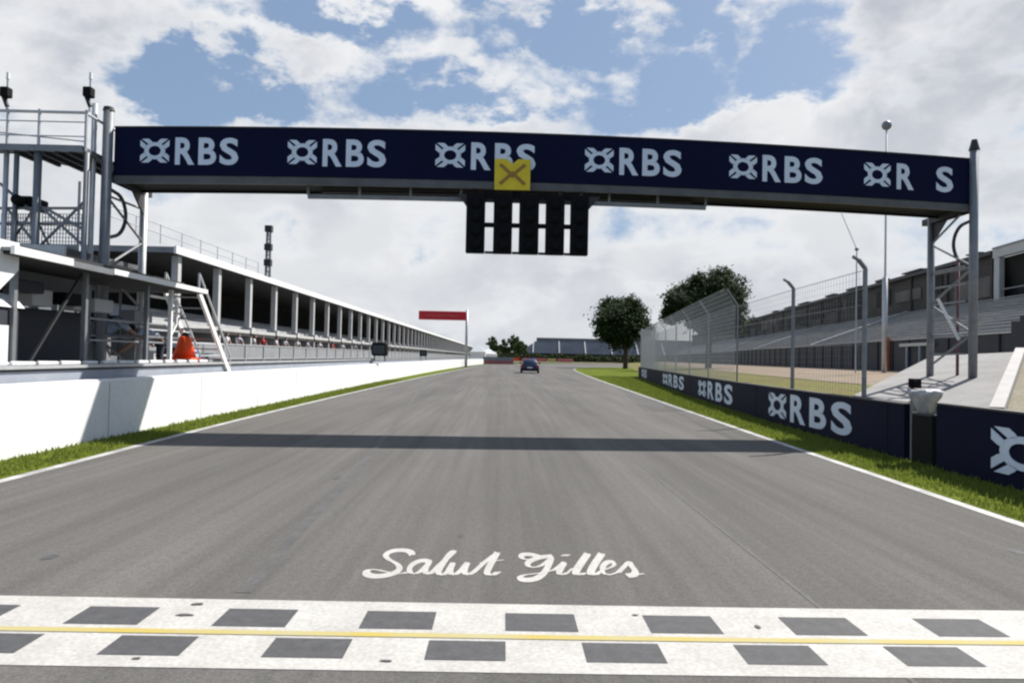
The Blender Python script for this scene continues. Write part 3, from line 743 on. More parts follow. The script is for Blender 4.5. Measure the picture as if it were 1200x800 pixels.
# lamp heads on top
for px, pt, lab in ((8, 92, 'dark floodlight on a short mast at the top left of the scaffold'), (105, 92, 'dark floodlight on a short mast above the gantry left leg')):
    b = P(px, 131, 15.0); f = empty('floodlight', b, lab, 'floodlight', 'floodlights on the scaffold top')
    t = P(px, pt, 15.0)
    MB().tube(b, (b.x, b.y, t.z), .022, k=8).build('mast', M['lightsteel'], f)
    MB().tube((b.x, b.y, t.z-.02), (b.x, b.y, t.z+.12), .035, .03, k=8).build('cap', M['white'], f)
    c = P(px, 108, 14.9); bevel(MB().box(c.x-.10, c.x+.08, c.y-.1, c.y+.08, c.z-.12, c.z+.09).build('lamp_head', M['black'], f), .03)
    c = P(px-1, 118, 14.95); MB().tube((c.x-.05, c.y, c.z+.08), (c.x+.03, c.y, c.z-.12), .045, k=8).build('bracket', M['darksteel'], f)
# TV camera on the platform
cm = P(38, 240, 15.4); tv = empty('television_camera', (cm.x, cm.y, z2), 'black television camera on a tripod under the scaffold roof', 'camera')
bevel(MB().box(cm.x-.16, cm.x+.16, cm.y-.3, cm.y+.3, cm.z-.12, cm.z+.13).build('camera_body', M['black'], tv), .03)
MB().tube((cm.x, cm.y-.3, cm.z), (cm.x+.02, cm.y-.55, cm.z), .09, .11, 14).build('camera_lens', M['black'], tv, True)
for k in range(3):
    a = k*2.1; MB().tube((cm.x, cm.y, cm.z-.12), (cm.x+.45*math.cos(a), cm.y+.45*math.sin(a), z2), .025, k=8).build('leg', M['darksteel'], tv)

# traffic cone on the ledge
cx = P(214, 400, 16.6); z0 = 1.31
cc = Vector((at_y(wall_l, 16.4)-.62, 16.4, z0-.36)); 
cc = Vector((PX(216, 18.3, 0).x, 18.3, .95))
cn = empty('traffic_cone', cc, 'bright orange traffic cone with dark tip standing behind the pit wall', 'cone')
bevel(MB().box(cc.x-.33, cc.x+.33, cc.y-.33, cc.y+.33, .95, 1.42).build('base', M['orange'], cn), .03)
MB().lathe((cc.x, cc.y, 1.37), [(.28,.05),(.14,.55),(.11,.58)], 24).build('cone_body', M['orange'], cn, True)
for z, r in ((.18,.212),(.36,.172)): MB().lathe((cc.x, cc.y, 1.37), [(r+.001,z),(r+.004,z+.005),(r-.016+.004,z+.075),(r-.02,z+.08)], 24).build('band', M['orange_d'], cn, True)
MB().lathe((cc.x, cc.y, 1.37), [(.09,.57),(.07,.62),(.06,.66),(.03,.68)], 18).build('tip', M['trousers'], cn, True)

# ------------------------------------------------------------------ people
def skin_mesh(name, verts, edges, radii, sub=1):
    me = bpy.data.meshes.new('s'); me.from_pydata([tuple(v) for v in verts], edges, []); ob = bpy.data.objects.new('s', me); col.objects.link(ob)
    sk = ob.modifiers.new('skin', 'SKIN'); me.skin_vertices[0].data
    for i, r in enumerate(radii): me.skin_vertices[0].data[i].radius = (r, r) if isinstance(r, (int, float)) else r
    me.skin_vertices[0].data[0].use_root = True
    s = ob.modifiers.new('sub', 'SUBSURF'); s.levels = sub; s.render_levels = sub
    bpy.context.view_layer.update()
    dg = bpy.context.evaluated_depsgraph_get(); out = bpy.data.meshes.new_from_object(ob.evaluated_get(dg))
    bpy.data.objects.remove(ob); bpy.data.meshes.remove(me); out.name = name
    out.polygons.foreach_set('use_smooth', [True]*len(out.polygons)); return out
def make_person(label, shirt, lean=0.0, arm=0.25, hands=False):
    """standing figure 1.75 m tall facing +x; lean bends the trunk forward from the hips"""
    root = empty('person', (0,0,0), label, 'person')
    hip = Vector((0,0,.95)); c, s = math.cos(lean), math.sin(lean)
    def T(x, y, z): return Vector((hip.x + x*c + z*s, y, hip.z - x*s + z*c))    # trunk coordinates above the hip
    V = [hip, T(.0,0,.2), T(.01,0,.38), T(.0,0,.50), T(.01,0,.56), T(.03,0,.64), T(.04,0,.75)]; Rr = [.13,.12,.135,.10,.052,.075,.06]
    E = [(0,1),(1,2),(2,3),(3,4),(4,5),(5,6)]
    def chain(start, pts, rs):
        k = start
        for p, r in zip(pts, rs): V.append(p); Rr.append(r); E.append((k, len(V)-1)); k = len(V)-1
    for sg in (-1, 1):
        sh = T(.0,.19*sg,.47); el_ = sh + Vector((arm*.5+.02, .06*sg, -.27)); hd = el_ + Vector((.12+arm*.4, -.02*sg, -.20)); 
        chain(3, [sh, el_, hd, hd+Vector((.03,0,-.04)), hd+Vector((.06,0,-.09))], [.058,.045,.032,.036,.018])
        chain(0, [Vector((0,.10*sg,.88)), Vector((.02,.11*sg,.50)), Vector((-.01,.11*sg,.10)), Vector((.06,.12*sg,.04)), Vector((.16,.13*sg,.03))], [.09,.062,.045,.045,.032])
    me = skin_mesh('body', V, E, Rr, 1); me.materials.append(M['skin']); b = bpy.data.objects.new('body', me); col.objects.link(b); b.parent = root
    # shirt: same skeleton, a little fuller
    V2 = [T(.0,0,.02), T(.0,0,.2), T(.01,0,.38), T(.0,0,.50)]; E2 = [(0,1),(1,2),(2,3)]; r2 = [.155,.145,.155,.112]
    for sg in (-1, 1):
        sh = T(.0,.19*sg,.47); el_ = sh + Vector((arm*.5+.02, .06*sg, -.27)); m_ = sh.lerp(el_, .8)
        V2 += [sh, m_]; r2 += [.075,.062]; n = len(V2); E2 += [(3, n-2), (n-2, n-1)]
    me = skin_mesh('shirt', V2, E2, r2, 1); me.materials.append(M[shirt]); o = bpy.data.objects.new('shirt', me); col.objects.link(o); o.parent = root
    V3 = [hip+Vector((0,0,.03))]; r3 = [.15]; E3 = []
    for sg in (-1, 1):
        k = 0
        for p, r in ((Vector((0,.10*sg,.86)), .105), (Vector((.02,.11*sg,.50)), .078), (Vector((-.01,.11*sg,.10)), .065)):
            V3.append(p); r3.append(r); E3.append((k, len(V3)-1)); k = len(V3)-1
    me = skin_mesh('trousers', V3, E3, r3, 1); me.materials.append(M['trousers']); o = bpy.data.objects.new('trousers', me); col.objects.link(o); o.parent = root
    h = T(.02,0,.715); hb = MB().ball((h.x, h.y, h.z), .098, 14, 9, 1.05)
    o = hb.build('hair', M['hair'], root, True)
    f = T(.10,0,.69); o2 = MB().ball((f.x, f.y, f.z), .070, 12, 8, 1.25)
    n_ = T(.175,0,.69); o2.ball((n_.x, n_.y, n_.z), .016, 8, 5, 1.4)
    o2.build('face', M['skin'], root, True)
    return root
pa = make_person('person in a pale blue shirt bending forward between the gantry legs behind the pit wall', 'pale_shirt', 0.85, .55)
pa.location = (PX(132, 15.6, 0).x-.45, 15.9, .95); pa.rotation_euler.z = R(25)
pb = make_person('person in a pale shirt stooping beside the orange traffic cone', 'pale_shirt', 1.15, .3)
pb.location = (PX(188, 17.0, 0).x, 17.0, .95); pb.rotation_euler.z = R(200); pb.scale = (.93,)*3

# ------------------------------------------------------------------ pit building
pbx = -20.0
bl = empty('pit_building', (pbx-4, 150, 0), 'long low pit building with white roof edge, pale columns and dark open gallery', 'building')
Y0, Y1 = 44.3, 470
zr = 7.35
def bxx(y): return pbx + max(0, y-250)*.0
MB().box(pbx-14, pbx+.4, 43, Y1, zr, zr+.35).build('roof', M['midgrey'], bl)
MB().box(pbx-13.9, pbx+.38, 43.05, Y1, zr-.05, zr-.004).build('soffit', M['soffit_shade'], bl)
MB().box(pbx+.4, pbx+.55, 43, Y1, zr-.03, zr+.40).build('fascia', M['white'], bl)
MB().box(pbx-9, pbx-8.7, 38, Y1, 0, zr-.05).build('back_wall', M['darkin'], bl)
MB().box(pbx-8.7, pbx+.35, 37.9, Y1, 2.75, 3.0).build('gallery_floor', M['soffit_shade'], bl)
MB().box(pbx-3.2, pbx-3.0, 38.2, Y1, 0, 2.75).build('garage_wall', M['midgrey'], bl)
MB().box(pbx+.2, pbx+.34, 37.9, Y1, 3.0, 3.25).build('parapet', M['cream'], bl)
nb = 0
y = Y0
while y < Y1:
    c = MB().box(pbx-.2, pbx+.2, y-.22, y+.22, 3.0, zr-.05); c.prism([Vector((pbx-.45,y-.4,3.0)),Vector((pbx+.45,y-.4,3.0)),Vector((pbx+.45,y+.4,3.0)),Vector((pbx-.45,y+.4,3.0))], Vector((0,0,.45)))
    c.build('column', M['cream'], bl)
    if y < 250: MB().box(pbx-3.1, pbx+.3, y-.15, y+.15, 0, 2.75).build('pier', M['cream'], bl)
    y += 6.3
# seats on the gallery
gs = MB()
for k in range(5): gs.box(pbx-1.6-k*1.1, pbx-.9-k*1.1, 44, 400, 3.0+.3*k, 3.35+.3*k)
build_each(gs, 'bench_row', M['seats'], bl)
# railing in front of the garages
rl_ = empty('lane_railing', (pbx+1.5, 100, 0), 'grey railing and screen along the foot of the pit building', 'railing')
sm = MB(); y = 40
MB().box(pbx+1.5, pbx+1.56, 38, 400, 1.15, 2.0).build('screen', M['midgrey'], rl_)
for z in (1.1, 2.06): sm.box(pbx+1.46, pbx+1.6, 38, 400, z-.04, z+.04)
sm.build('rail', M['lightsteel'], rl_)
pm = MB()
while y < 400: pm.box(pbx+1.57, pbx+1.65, y-.05, y+.05, 0, 2.1); y += 4
build_each(pm, 'post', M['lightsteel'], rl_)
# roof terrace railing at the near end
tr_ = empty('roof_railing', (pbx, 38, zr+.5), 'thin steel handrail on the near end of the pit building roof', 'railing')
q = MB()
for z in (.5, 1.0): q.tube((pbx+.3, 36, zr+.35+z), (pbx+.3, 58, zr+.35+z), .03, k=6)
for i in range(9): q.tube((pbx+.3, 36+i*2.75, zr+.3), (pbx+.3, 36+i*2.75, zr+1.4), .03, k=6)
q.build('rail', M['lightsteel'], tr_)
# near end block of the pit building (grey end structure)
eb = empty('end_terrace', (-22, 34, 0), 'grey stepped terrace with railings at the near end of the pit building', 'terrace')
for k in range(7): MB().box(-27, -19.2-k*.6, 24+k*.2, 37.8, k*.62, k*.62+.62).build('step', M['steel'] if k % 2 else M['slate'], eb)
MB().box(-30, -24, 22, 38, 4.34, 6.6).build('rear_block', M['midgrey'], eb)
er = MB()
for i in range(8): er.tube((-19.6-i*.5, 24.4, 0.62*(i+1)*.9), (-19.6-i*.5, 24.4, 0.62*(i+1)*.9+1.1), .035, k=6)
er.tube((-19.6,24.4,1.7),(-23.1,24.4,5.5), .035, k=6); er.build('handrail', M['lightsteel'], eb)

# people along the pit lane side gallery
base = [make_person('person', 'white_shirt', .1, .15), make_person('person', 'red_shirt', .05, .1), make_person('person', 'pale_shirt', .2, .3)]
words = {0: 'white shirt', 1: 'red shirt', 2: 'pale blue shirt'}
spots = [(268,0),(282,2),(300,0),(311,1),(326,0),(336,2),(351,0),(362,2),(377,0),(392,1),(404,0),(418,2)]
ordn = ['first','second','third','fourth','fifth','sixth','seventh','eighth','ninth','tenth','eleventh','twelfth']
used = set()
for i, (px, k) in enumerate(spots):
    o = base[k] if k not in used else copy_tree(base[k]); used.add(k)
    X = pbx+.9; Y = 850*abs(X)/(592-px)
    o.location = (X, Y, 1.1); o.rotation_euler.z = R(random.uniform(-60, 60)); o['group'] = 'people standing along the pit building'
    o['label'] = 'person in a %s, %s from the left along the pit building railing' % (words[k], ordn[i])
tag(MB().box(pbx+.45, pbx+1.45, 40, 130, 0, 1.1).build('plinth', M['midgrey'], None, loc=(pbx+1, 85, 0)), 'low grey concrete plinth under the people at the pit building', 'plinth')

# black hooded units on the pit wall
def hood(px, Y, s, lab):
    x = PX(px, Y, 0).x; r = empty('pit_console', (x, Y, 1.31), lab, 'console', 'black consoles on the pit wall')
    bevel(MB().box(x-.45*s, x+.45*s, Y-.4*s, Y+.4*s, 1.5, 1.5+.8*s).build('hood', M['black'], r), .16*s, 3)
    MB().box(x-.35*s, x+.35*s, Y-.41*s, Y-.402*s, 1.62, 1.5+.62*s).build('screen', M['glass'], r)
    for sx in (-.3, .3): MB().box(x+sx*s-.03, x+sx*s+.03, Y-.03, Y+.03, .95 if Y < 40 else 1.2, 1.52).build('leg', M['darksteel'], r)
hood(445, 42, 1.0, 'round-cornered black console on the pit wall, the larger and nearer one')
hood(496, 66, .75, 'small black console on the pit wall near its far end')

# lattice mast behind the building
ms = empty('lattice_mast', (PX(311,150,0).x, 150, 0), 'thin dark lattice mast rising behind the pit building roof', 'mast')
mx_, w = PX(311,150,0).x, .55; zt = P(311, 265, 150).z
for (a, b) in ((-1,-1),(1,-1),(1,1),(-1,1)): MB().bar((mx_+a*w, 150+b*w, 0), (mx_+a*w*.55, 150+b*w*.55, zt), .2).build('chord', M['steel'], ms)
lt = MB(); n = 22
for i in range(n):
    z0, z1 = zt*i/n, zt*(i+1)/n; f0 = 1-.45*i/n; f1 = 1-.45*(i+1)/n; s = 1 if i % 2 else -1
    lt.bar((mx_-s*w*f0,149.5,z0),(mx_+s*w*f1,149.5,z1), .12).bar((mx_-s*w*f0,150.5,z0),(mx_+s*w*f1,150.5,z1), .12)
lt.build('lattice', M['steel'], ms)
for z in (zt-1.2, zt-5, zt-8.2): MB().box(mx_-.7, mx_+.7, 149.4, 150.6, z, z+1.3).build('antenna', M['darksteel'], ms)

# red sign over the pit side
rs = empty('red_sign', (PX(546,110,0).x, 110, 0), 'red rectangular board cantilevered from a grey pole at the end of the straight', 'sign')
xp = PX(546,110,0).x; a = P(491, 364, 110); b = P(546, 375.5, 110)
bevel(MB().box(a.x, b.x, 109.7, 110.1, b.z, a.z).build('board', M['red'], rs), .08)
MB().box(a.x+.9, b.x-.9, 109.62, 109.68, (a.z+b.z)/2-.22, (a.z+b.z)/2+.22).build('faded_strip', mat('faded_red', (.50,.05,.05), .6, .2, 3), rs)
MB().tube((xp, 110.3, 0), (xp, 110.3, a.z+.3), .22, .18, 12).build('pole', M['lightsteel'], rs, True)
MB().bar((a.x, 110.25, a.z-.3), (xp, 110.25, a.z-.3), .16).build('arm', M['steel'], rs)

# ------------------------------------------------------------------ advertising barrier on the right
BR = bar_r
def arclen_table(pts):
    s = [0]
    for a, b in zip(pts, pts[1:]): s.append(s[-1]+math.dist(a, b))
    return s
BRr = list(reversed(BR))                     # far -> near, so text reads left to right
AT = arclen_table(BRr)
def on_bar(s, t, d, H=.93):
    s = max(0, min(AT[-1]-1e-6, s)); k = max(i for i in range(len(AT)) if AT[i] <= s); k = min(k, len(BRr)-2)
    f = (s-AT[k])/(AT[k+1]-AT[k]); a, b = BRr[k], BRr[k+1]; t_ = Vector((b[0]-a[0], b[1]-a[1])).normalized()
    x, y = a[0]+(b[0]-a[0])*f, a[1]+(b[1]-a[1])*f
    return Vector((x + t_.y*d, y - t_.x*d, t*H))       # normal towards the track
def s_at(Y):
    for i in range(len(BRr)-1):
        if BRr[i][1] >= Y >= BRr[i+1][1]:
            f = (BRr[i][1]-Y)/(BRr[i][1]-BRr[i+1][1]); return AT[i]+(AT[i+1]-AT[i])*f
    return AT[-1]
def y_px(px):                                 # Y on the barrier seen at column px
    best = min((abs(590+850*x/y-px), y) for x, y in resample(BR, 600) if y > 3); return best[1]
def board_run(Ya, Yb, H, label, texts, dark=False):
    s0, s1 = s_at(Ya), s_at(Yb); mid = on_bar((s0+s1)/2, 0, 0); r = empty('advertising_barrier', mid, label, 'barrier', 'navy barriers beside the track')
    n = max(2, int((s1-s0)/1.0)); m = MB()
    for i in range(n):
        a, b = s0+(s1-s0)*i/n, s0+(s1-s0)*(i+1)/n
        f0, f1, g0, g1 = on_bar(a,0,0), on_bar(b,0,0), on_bar(a,0,-.12), on_bar(b,0,-.12); Z = Vector((0,0,H))
        m.quad(f0, f1, f1+Z, f0+Z); m.quad(g1, g0, g0+Z, g1+Z); m.quad(f0+Z, f1+Z, g1+Z, g0+Z)
    a = on_bar(s0,0,0); b = on_bar(s0,0,-.12); m.quad(a, a+Z, b+Z, b); a = on_bar(s1,0,0); b = on_bar(s1,0,-.12); m.quad(b, b+Z, a+Z, a)
    pn = m.build('panel', M['black'] if dark else M['navy2'], r)
    jm = MB(); k = s0 + 2
    while k < s1: 
        jm.bar(on_bar(k,.01,.004), on_bar(k,1,.004)*1, .012, .006); k += 4
    build_each(jm, 'seam', M['darksteel'], r)
    cm_ = MB()
    for i in range(n): cm_.bar(on_bar(s0+(s1-s0)*i/n,0,-.06)+Vector((0,0,H+.015)), on_bar(s0+(s1-s0)*(i+1)/n,0,-.06)+Vector((0,0,H+.015)), .16, .03)
    cm_.build('top_rail', M['darksteel'], r)
    for Ys, ln in texts:
        mb = MB(); s = s_at(Ys)
        place_sign(mb, LOGO, on_bar, s, ln*.27, .2, .66)
        for ch, (o0, w) in zip('RBS', ((.33,.19),(.57,.18),(.80,.19))):
            lb = MB(); place_sign(lb, letter(ch), on_bar, s+ln*o0, ln*w, .17, .72); lb.build('letter', M['letter'], pn)
        mb.build('emblem', M['letter'], pn)
    return r
yA = y_px(1063); yB = y_px(1100)
T1 = y_px(903); T1e = y_px(1003); ln1 = s_at(T1e)-s_at(T1)
T2 = y_px(820); T2e = y_px(861); T3 = y_px(778); T3e = y_px(803)
board_run(66.5, yA, .93, 'long curved navy RBS barrier on the grass, running into the distance',
          [(T1, ln1), (T2, s_at(T2e)-s_at(T2)), (T3, s_at(T3e)-s_at(T3)), (62, 5.5)])
board_run(yB-.0, -5, 1.0, 'nearest navy barrier with a cropped pale emblem at the right edge', [(y_px(1168), 4.6)])
board_run(yA-.25, yB+.12, .80, 'short black barrier panel closing the gap under the white sack', [], True)

# sack and black box at the gap
sp = on_bar(s_at((yA+yB)/2), 1, -.0); 
sk_ = P(1083, 465, yA-.4)
bg = MB(); rnd = random.Random(2); k = 18
prof = [(.02,-.34),(.07,-.32),(.11,-.22),(.17,-.10),(.23,.02),(.26,.08),(.20,.12),(.10,.10),(.02,.11)]
bg.lathe((sk_.x, sk_.y, sk_.z), prof, k)
bg.v = [(x+rnd.uniform(-.04,.04), y+rnd.uniform(-.04,.04), z+rnd.uniform(-.02,.02)) for x, y, z in bg.v]
tag(bg.build('sack', M['bag'], None, True, loc=(sk_.x, sk_.y, sk_.z-.26)), 'crumpled whitish sack slumped over the gap in the navy barriers', 'sack')
bb = P(1071, 449, yA-.1); bx_ = empty('loudspeaker', (bb.x, bb.y, bb.z-.15), 'small black horn loudspeaker on a post above the barrier gap', 'loudspeaker')
MB().tube((bb.x, bb.y, bb.z), (bb.x-.08, bb.y-.14, bb.z), .035, .075, 14).build('horn', M['black'], bx_, True)
MB().box(bb.x-.04, bb.x+.1, bb.y-.05, bb.y+.1, bb.z-.08, bb.z+.08).build('housing', M['black'], bx_)
MB().tube((bb.x, bb.y+.05, 0), (bb.x, bb.y+.05, bb.z-.05), .03, k=8).build('post', M['steel'], bx_)

# concrete ramp under the right tower
rp = empty('concrete_ramp', (10, 17, 0), 'pale concrete ramp sloping up behind the barrier under the gantry right tower', 'ramp')
c0, c1, c2, c3 = P(1000,463,16.6), P(1168,484,12.6), P(1196,412,19.5), P(1092,417,25.0)
MB().prism([Vector((c.x, c.y, 0)) for c in (c0,c1,c2,c3)], Vector((0,0,.01))).build('footing', M['concrete'], rp)
rr = MB(); top = [c0,c1,c2,c3]; bot = [Vector((c.x, c.y, -.01)) for c in top]
for i in range(4): j = (i+1) % 4; rr.quad(top[i], bot[i], bot[j], top[j])
# subdivided sloping top
n = 8
def bil(u, v): return (c0*(1-u)*(1-v)+c1*u*(1-v)+c2*u*v+c3*(1-u)*v)
for i in range(n):
    for j in range(n): rr.quad(bil(i/n,j/n), bil((i+1)/n,j/n), bil((i+1)/n,(j+1)/n), bil(i/n,(j+1)/n))
rr.build('slab', M['concrete'], rp)
kb = MB().bar(c1+Vector((0,0,.04)), c2+Vector((0,0,.04)), .22, .14); kb.build('kerb_edge', M['pale_edge'], rp)
# dry mound right of the ramp
dm_ = MB(); e1, e2 = Vector((c1.x+.1, c1.y, 0)), Vector((c2.x+.1, c2.y, 0))
a_, b_ = c1+Vector((.12,.0,-.1)), c2+Vector((.12,0,-.1)); c_, d_ = Vector((40, c2.y, 1.8)), Vector((26, c1.y-4, .4))
dm_.quad(a_, d_, c_, b_); dm_.quad(Vector((a_.x, a_.y-1.6, .0)), Vector((d_.x, d_.y-1.6, 0)), d_, a_)
dm_.quad(b_, c_, Vector((44, c2.y+6, 0)), Vector((b_.x+2, b_.y+6, 0)))
struct(dm_.build('mound', M['dirt']))

# ------------------------------------------------------------------ debris fence
fn = empty('debris_fence', (9, 30, 0), 'tall steel mesh debris fence curving away behind the navy barrier', 'fence')
FB = offset(chaikin(list(BR), 1), .42)
def fpt(Y): 
    return Vector((at_y(FB, Y), Y, 0))
posts = [y_px(992)-.0, y_px(912), 25.0, 30.5, 36, 41.5, 47, 52.5, 58, 63.5]
for i, Y in enumerate(posts):
    p = fpt(Y); H = 3.55
    pm = MB().tube(p, p+Vector((0,0,H)), .045 if i < 2 else .032, k=10)
    if i < 2: pm.tube(p+Vector((0,0,H)), p+Vector((-.16,-.05,H+.16)), .045, k=8).tube(p+Vector((-.16,-.05,H+.16)), p+Vector((-.30,-.1,H+.22)), .035, k=8)
    else: pm.tube(p+Vector((0,0,H)), p+Vector((-.42,-.1,H+.55)), .032, k=8)
    pm.build('post', M['steel'], fn)
wires = MB()
for z in (1.2, 2.0, 2.8, 3.5): 
    for a, b in zip(posts[:2], posts[1:3]): wires.tube(fpt(a)+Vector((-.08,0,z)), fpt(b)+Vector((-.08,0,z)), .006, k=5)
wires.build('cable', M['steel'], fn)
for a, b in zip(posts[:2], posts[1:3]):
    w = MB(); n = int(abs(b-a)/.16); pa_, pb_ = fpt(a), fpt(b); O = Vector((-.05,0,0))
    for i in range(n): q = pa_.lerp(pb_, i/n)+O; w.box(q.x-.0018, q.x+.0018, q.y-.0018, q.y+.0018, .9, 3.5)
    for i in range(19): z = .9+2.6*i/18; w.bar(pa_+O+Vector((.006,0,z)), pb_+O+Vector((.006,0,z)), .003)
    w.build('mesh_panel', M['steel'], fn)
ends = posts[2:] + [66.5]
for a, b in zip(ends, ends[1:]):
    w = MB(); n = int((b-a)/.21); pa_, pb_ = fpt(a), fpt(b); O = Vector((-.09,0,0))
    for i in range(n):
        q = pa_.lerp(pb_, i/n)+O; w.box(q.x-.0065, q.x+.0065, q.y-.0065, q.y+.0065, .9, 3.55)
        w.bar(q+Vector((0,0,3.55)), q+Vector((-.42,-.1,4.1)), .009)
    for i in range(19):
        z = .9+2.65*i/18; w.bar(pa_+O+Vector((.012,0,z)), pb_+O+Vector((.008,0,z)), .008)
    for i in range(1, 5):
        t = i/4; w.bar(pa_+O+Vector((-.42*t,-.1*t,3.55+.55*t)), pb_+O+Vector((-.42*t,-.1*t,3.55+.55*t)), .008)
    w.build('mesh_panel', M['lightsteel'], fn)
# fence turning across the far end
fe = empty('end_fence', (13, 68, 0), 'pale mesh fence end closing the far end of the debris fence', 'fence')
w = MB(); a, b = Vector((12.9,67.5,0)), Vector((14.6,70,0))
for i in range(16): q = a.lerp(b, i/15); w.box(q.x-.02,q.x+.02,q.y-.02,q.y+.02,0,4.4)
for i in range(26): w.bar(a+Vector((.02,0,.2+i*.165)), b+Vector((.02,0,.2+i*.165)), .03)
w.build('mesh_panel', M['lightsteel'], fe)
for q in (a, b): MB().tube(q, q+Vector((0,0,4.5)), .09, k=8).build('post', M['lightsteel'], fe)

# ------------------------------------------------------------------ right grandstand
gsd = empty('grandstand', (40, 80, 1.1), 'long open grandstand of grey benches with dark front wall, right of the track', 'grandstand')
def SP(Y, off, z): return Vector((SX(Y)+off, Y-off*.147, z))
def stand_prism(y0, y1, o0, o1, z0, z1, z2=None, z3=None):
    m = MB(); z2 = z1 if z2 is None else z2
    a = [SP(y0,o0,z0), SP(y0,o1,z0), SP(y0,o1,z2), SP(y0,o0,z1)]; b = [SP(y1,o0,z0), SP(y1,o1,z0), SP(y1,o1,z2), SP(y1,o0,z1)]
    for k in range(4): j = (k+1) % 4; m.quad(a[k], b[k], b[j], a[j])
    m.quad(*reversed(a)); m.quad(*b); return m
GY0, GY1 = 38, 330
stand_prism(GY0, GY1, 0, .3, 1.1, 3.75).build('front_wall', M['slate'], gsd)
fp = MB(); y = GY0+1
while y < GY1: fp.bar(SP(y,-.06,1.1), SP(y,-.06,3.75), .12); y += 3.5
build_each(fp, 'wall_post', M['slate'], gsd)
stand_prism(GY0, GY1, -.08, .38, 3.75, 3.86).build('wall_cap', M['lightsteel'], gsd)
NT = 14
tiers = MB(); risers = MB()
for k in range(NT):
    o0 = .4 + k*.84; o1 = o0+.84; z = 3.55+k*.33
    m = stand_prism(GY0, GY1, o0, o1, z-.3, z); n = len(tiers.v); tiers.v += m.v; tiers.f += [tuple(n+i for i in f) for f in m.f]
    m = stand_prism(GY0+.2, GY1, o0+.35, o0+.62, z+.26, z+.33); n = len(risers.v); risers.v += m.v; risers.f += [tuple(n+i for i in f) for f in m.f]
tiers.build('terrace', M['seats_d'], gsd); risers.build('bench', M['seats'], gsd)
stand_prism(71.2, GY1, 12.2, 12.5, 1.1, 12.5).build('back_wall', M['brown'], gsd)
stand_prism(71.3, GY1, 11.6, 12.9, 12.5, 12.9).build('roof_edge', M['darksteel'], gsd)
bp_ = MB(); y = 72
while y < GY1: bp_.bar(SP(y,12.1,7.6), SP(y,12.1,12.5), .3); y += 9.5
build_each(bp_, 'back_post', M['brown'], gsd)
rnd = random.Random(31); y = 74
while y < 250:       # cabins, speakers and folded canopies along the top of the back wall
    w_ = rnd.uniform(2, 7); m = MB().bar(SP(y,11.9,12.9+.2), SP(y+w_,11.9,12.9+.2), .8, rnd.uniform(.12,.34)); m.build('top_box', M['darksteel'], gsd); y += w_+rnd.uniform(4, 22)
y = 71
while y < 260:       # dark openings and boards on the back wall
    w_ = rnd.uniform(2.5, 9); z = rnd.uniform(8.6, 10.4)
    MB().bar(SP(y,12.12,z+.9), SP(y+w_,12.12,z+.9), .05, rnd.uniform(1.0,2.4)).build('back_panel', [M['darkin'], M['midbrown'], M['brown']][rnd.randrange(3)], gsd); y += w_+rnd.uniform(.5, 4)
for y in (92, 128, 170, 220): MB().bar(SP(y,.6,3.95), SP(y,12,8.35), .7, .1).build('aisle', M['seats'], gsd)
# orange gate and blue panels in the front wall
og = empty('orange_gate', SP(65, -.4, 1.1), 'rust orange gate post beside pale blue panels in the grandstand front wall', 'gate')
ya = 64.9
p_ = lambda px, py, off=-.35: None
def stand_at(px, off, z):
    k = (px-590)/850; Y = (25+off)/(k-.147)*1.0; return SP(Y, 0, z)+Vector((off*0,0,0))
g0 = SP(64.2, -.25, 1.1); 
MB().bar(g0, g0+Vector((0,0,2.95)), .55, .25, up=(1,0,0)).build('post', M['rust'], og)
MB().bar(g0+Vector((.35,-2.0,0)), g0+Vector((.35,-2.0,2.7)), .9, .1, up=(1,0,0)).build('panel', M['tarp'], og)
MB().bar(SP(61.5,-.2,3.3), SP(55,-.2,3.3), .1, .25).build('lintel', M['lightsteel'], og)
for y in (60, 57.5): MB().bar(SP(y,-.2,1.1), SP(y,-.2,3.2), .14).build('frame_post', M['tarp'], og)
# near end portal (pale frame)
ep = empty('stair_tower', SP(61, 12, 1.1), 'pale framed upper box with dark openings at the near end of the right grandstand', 'tower')
for y in (70.6, 64.8, 59, 53.2): MB().bar(SP(y,12.0,1.1), SP(y,12.0,12.1), .75, .5, up=(1,0,0)).build('column', M['cream'], ep)
MB().bar(SP(71.2,12.0,12.55), SP(50,12.0,12.55), .6, .9).build('top_beam', M['cream'], ep)
MB().bar(SP(71.2,12.4,13.05), SP(50,12.4,13.05), 1.6, .12).build('roof', M['midgrey'], ep)
MB().bar(SP(75,13.2,6.5), SP(50,13.2,6.5), .2, 11.6).build('back_panel', M['darkin'], ep)
MB().bar(SP(70.2,12.0,9.0), SP(50,12.0,9.0), .08, .1).build('rail', M['steel'], ep)
MB().bar(SP(70.4,12.1,7.6), SP(50,12.1,7.6), .3, .8).build('sill_wall', M['seats_d'], ep)
st_ = MB()
for k in range(5): st_.bar(SP(41.6-k*.9,-.9,1.1), SP(41.6-k*.9,-.9,4.3+k*.28), .9, .9)
st_.build('step', M['slate'], ep)
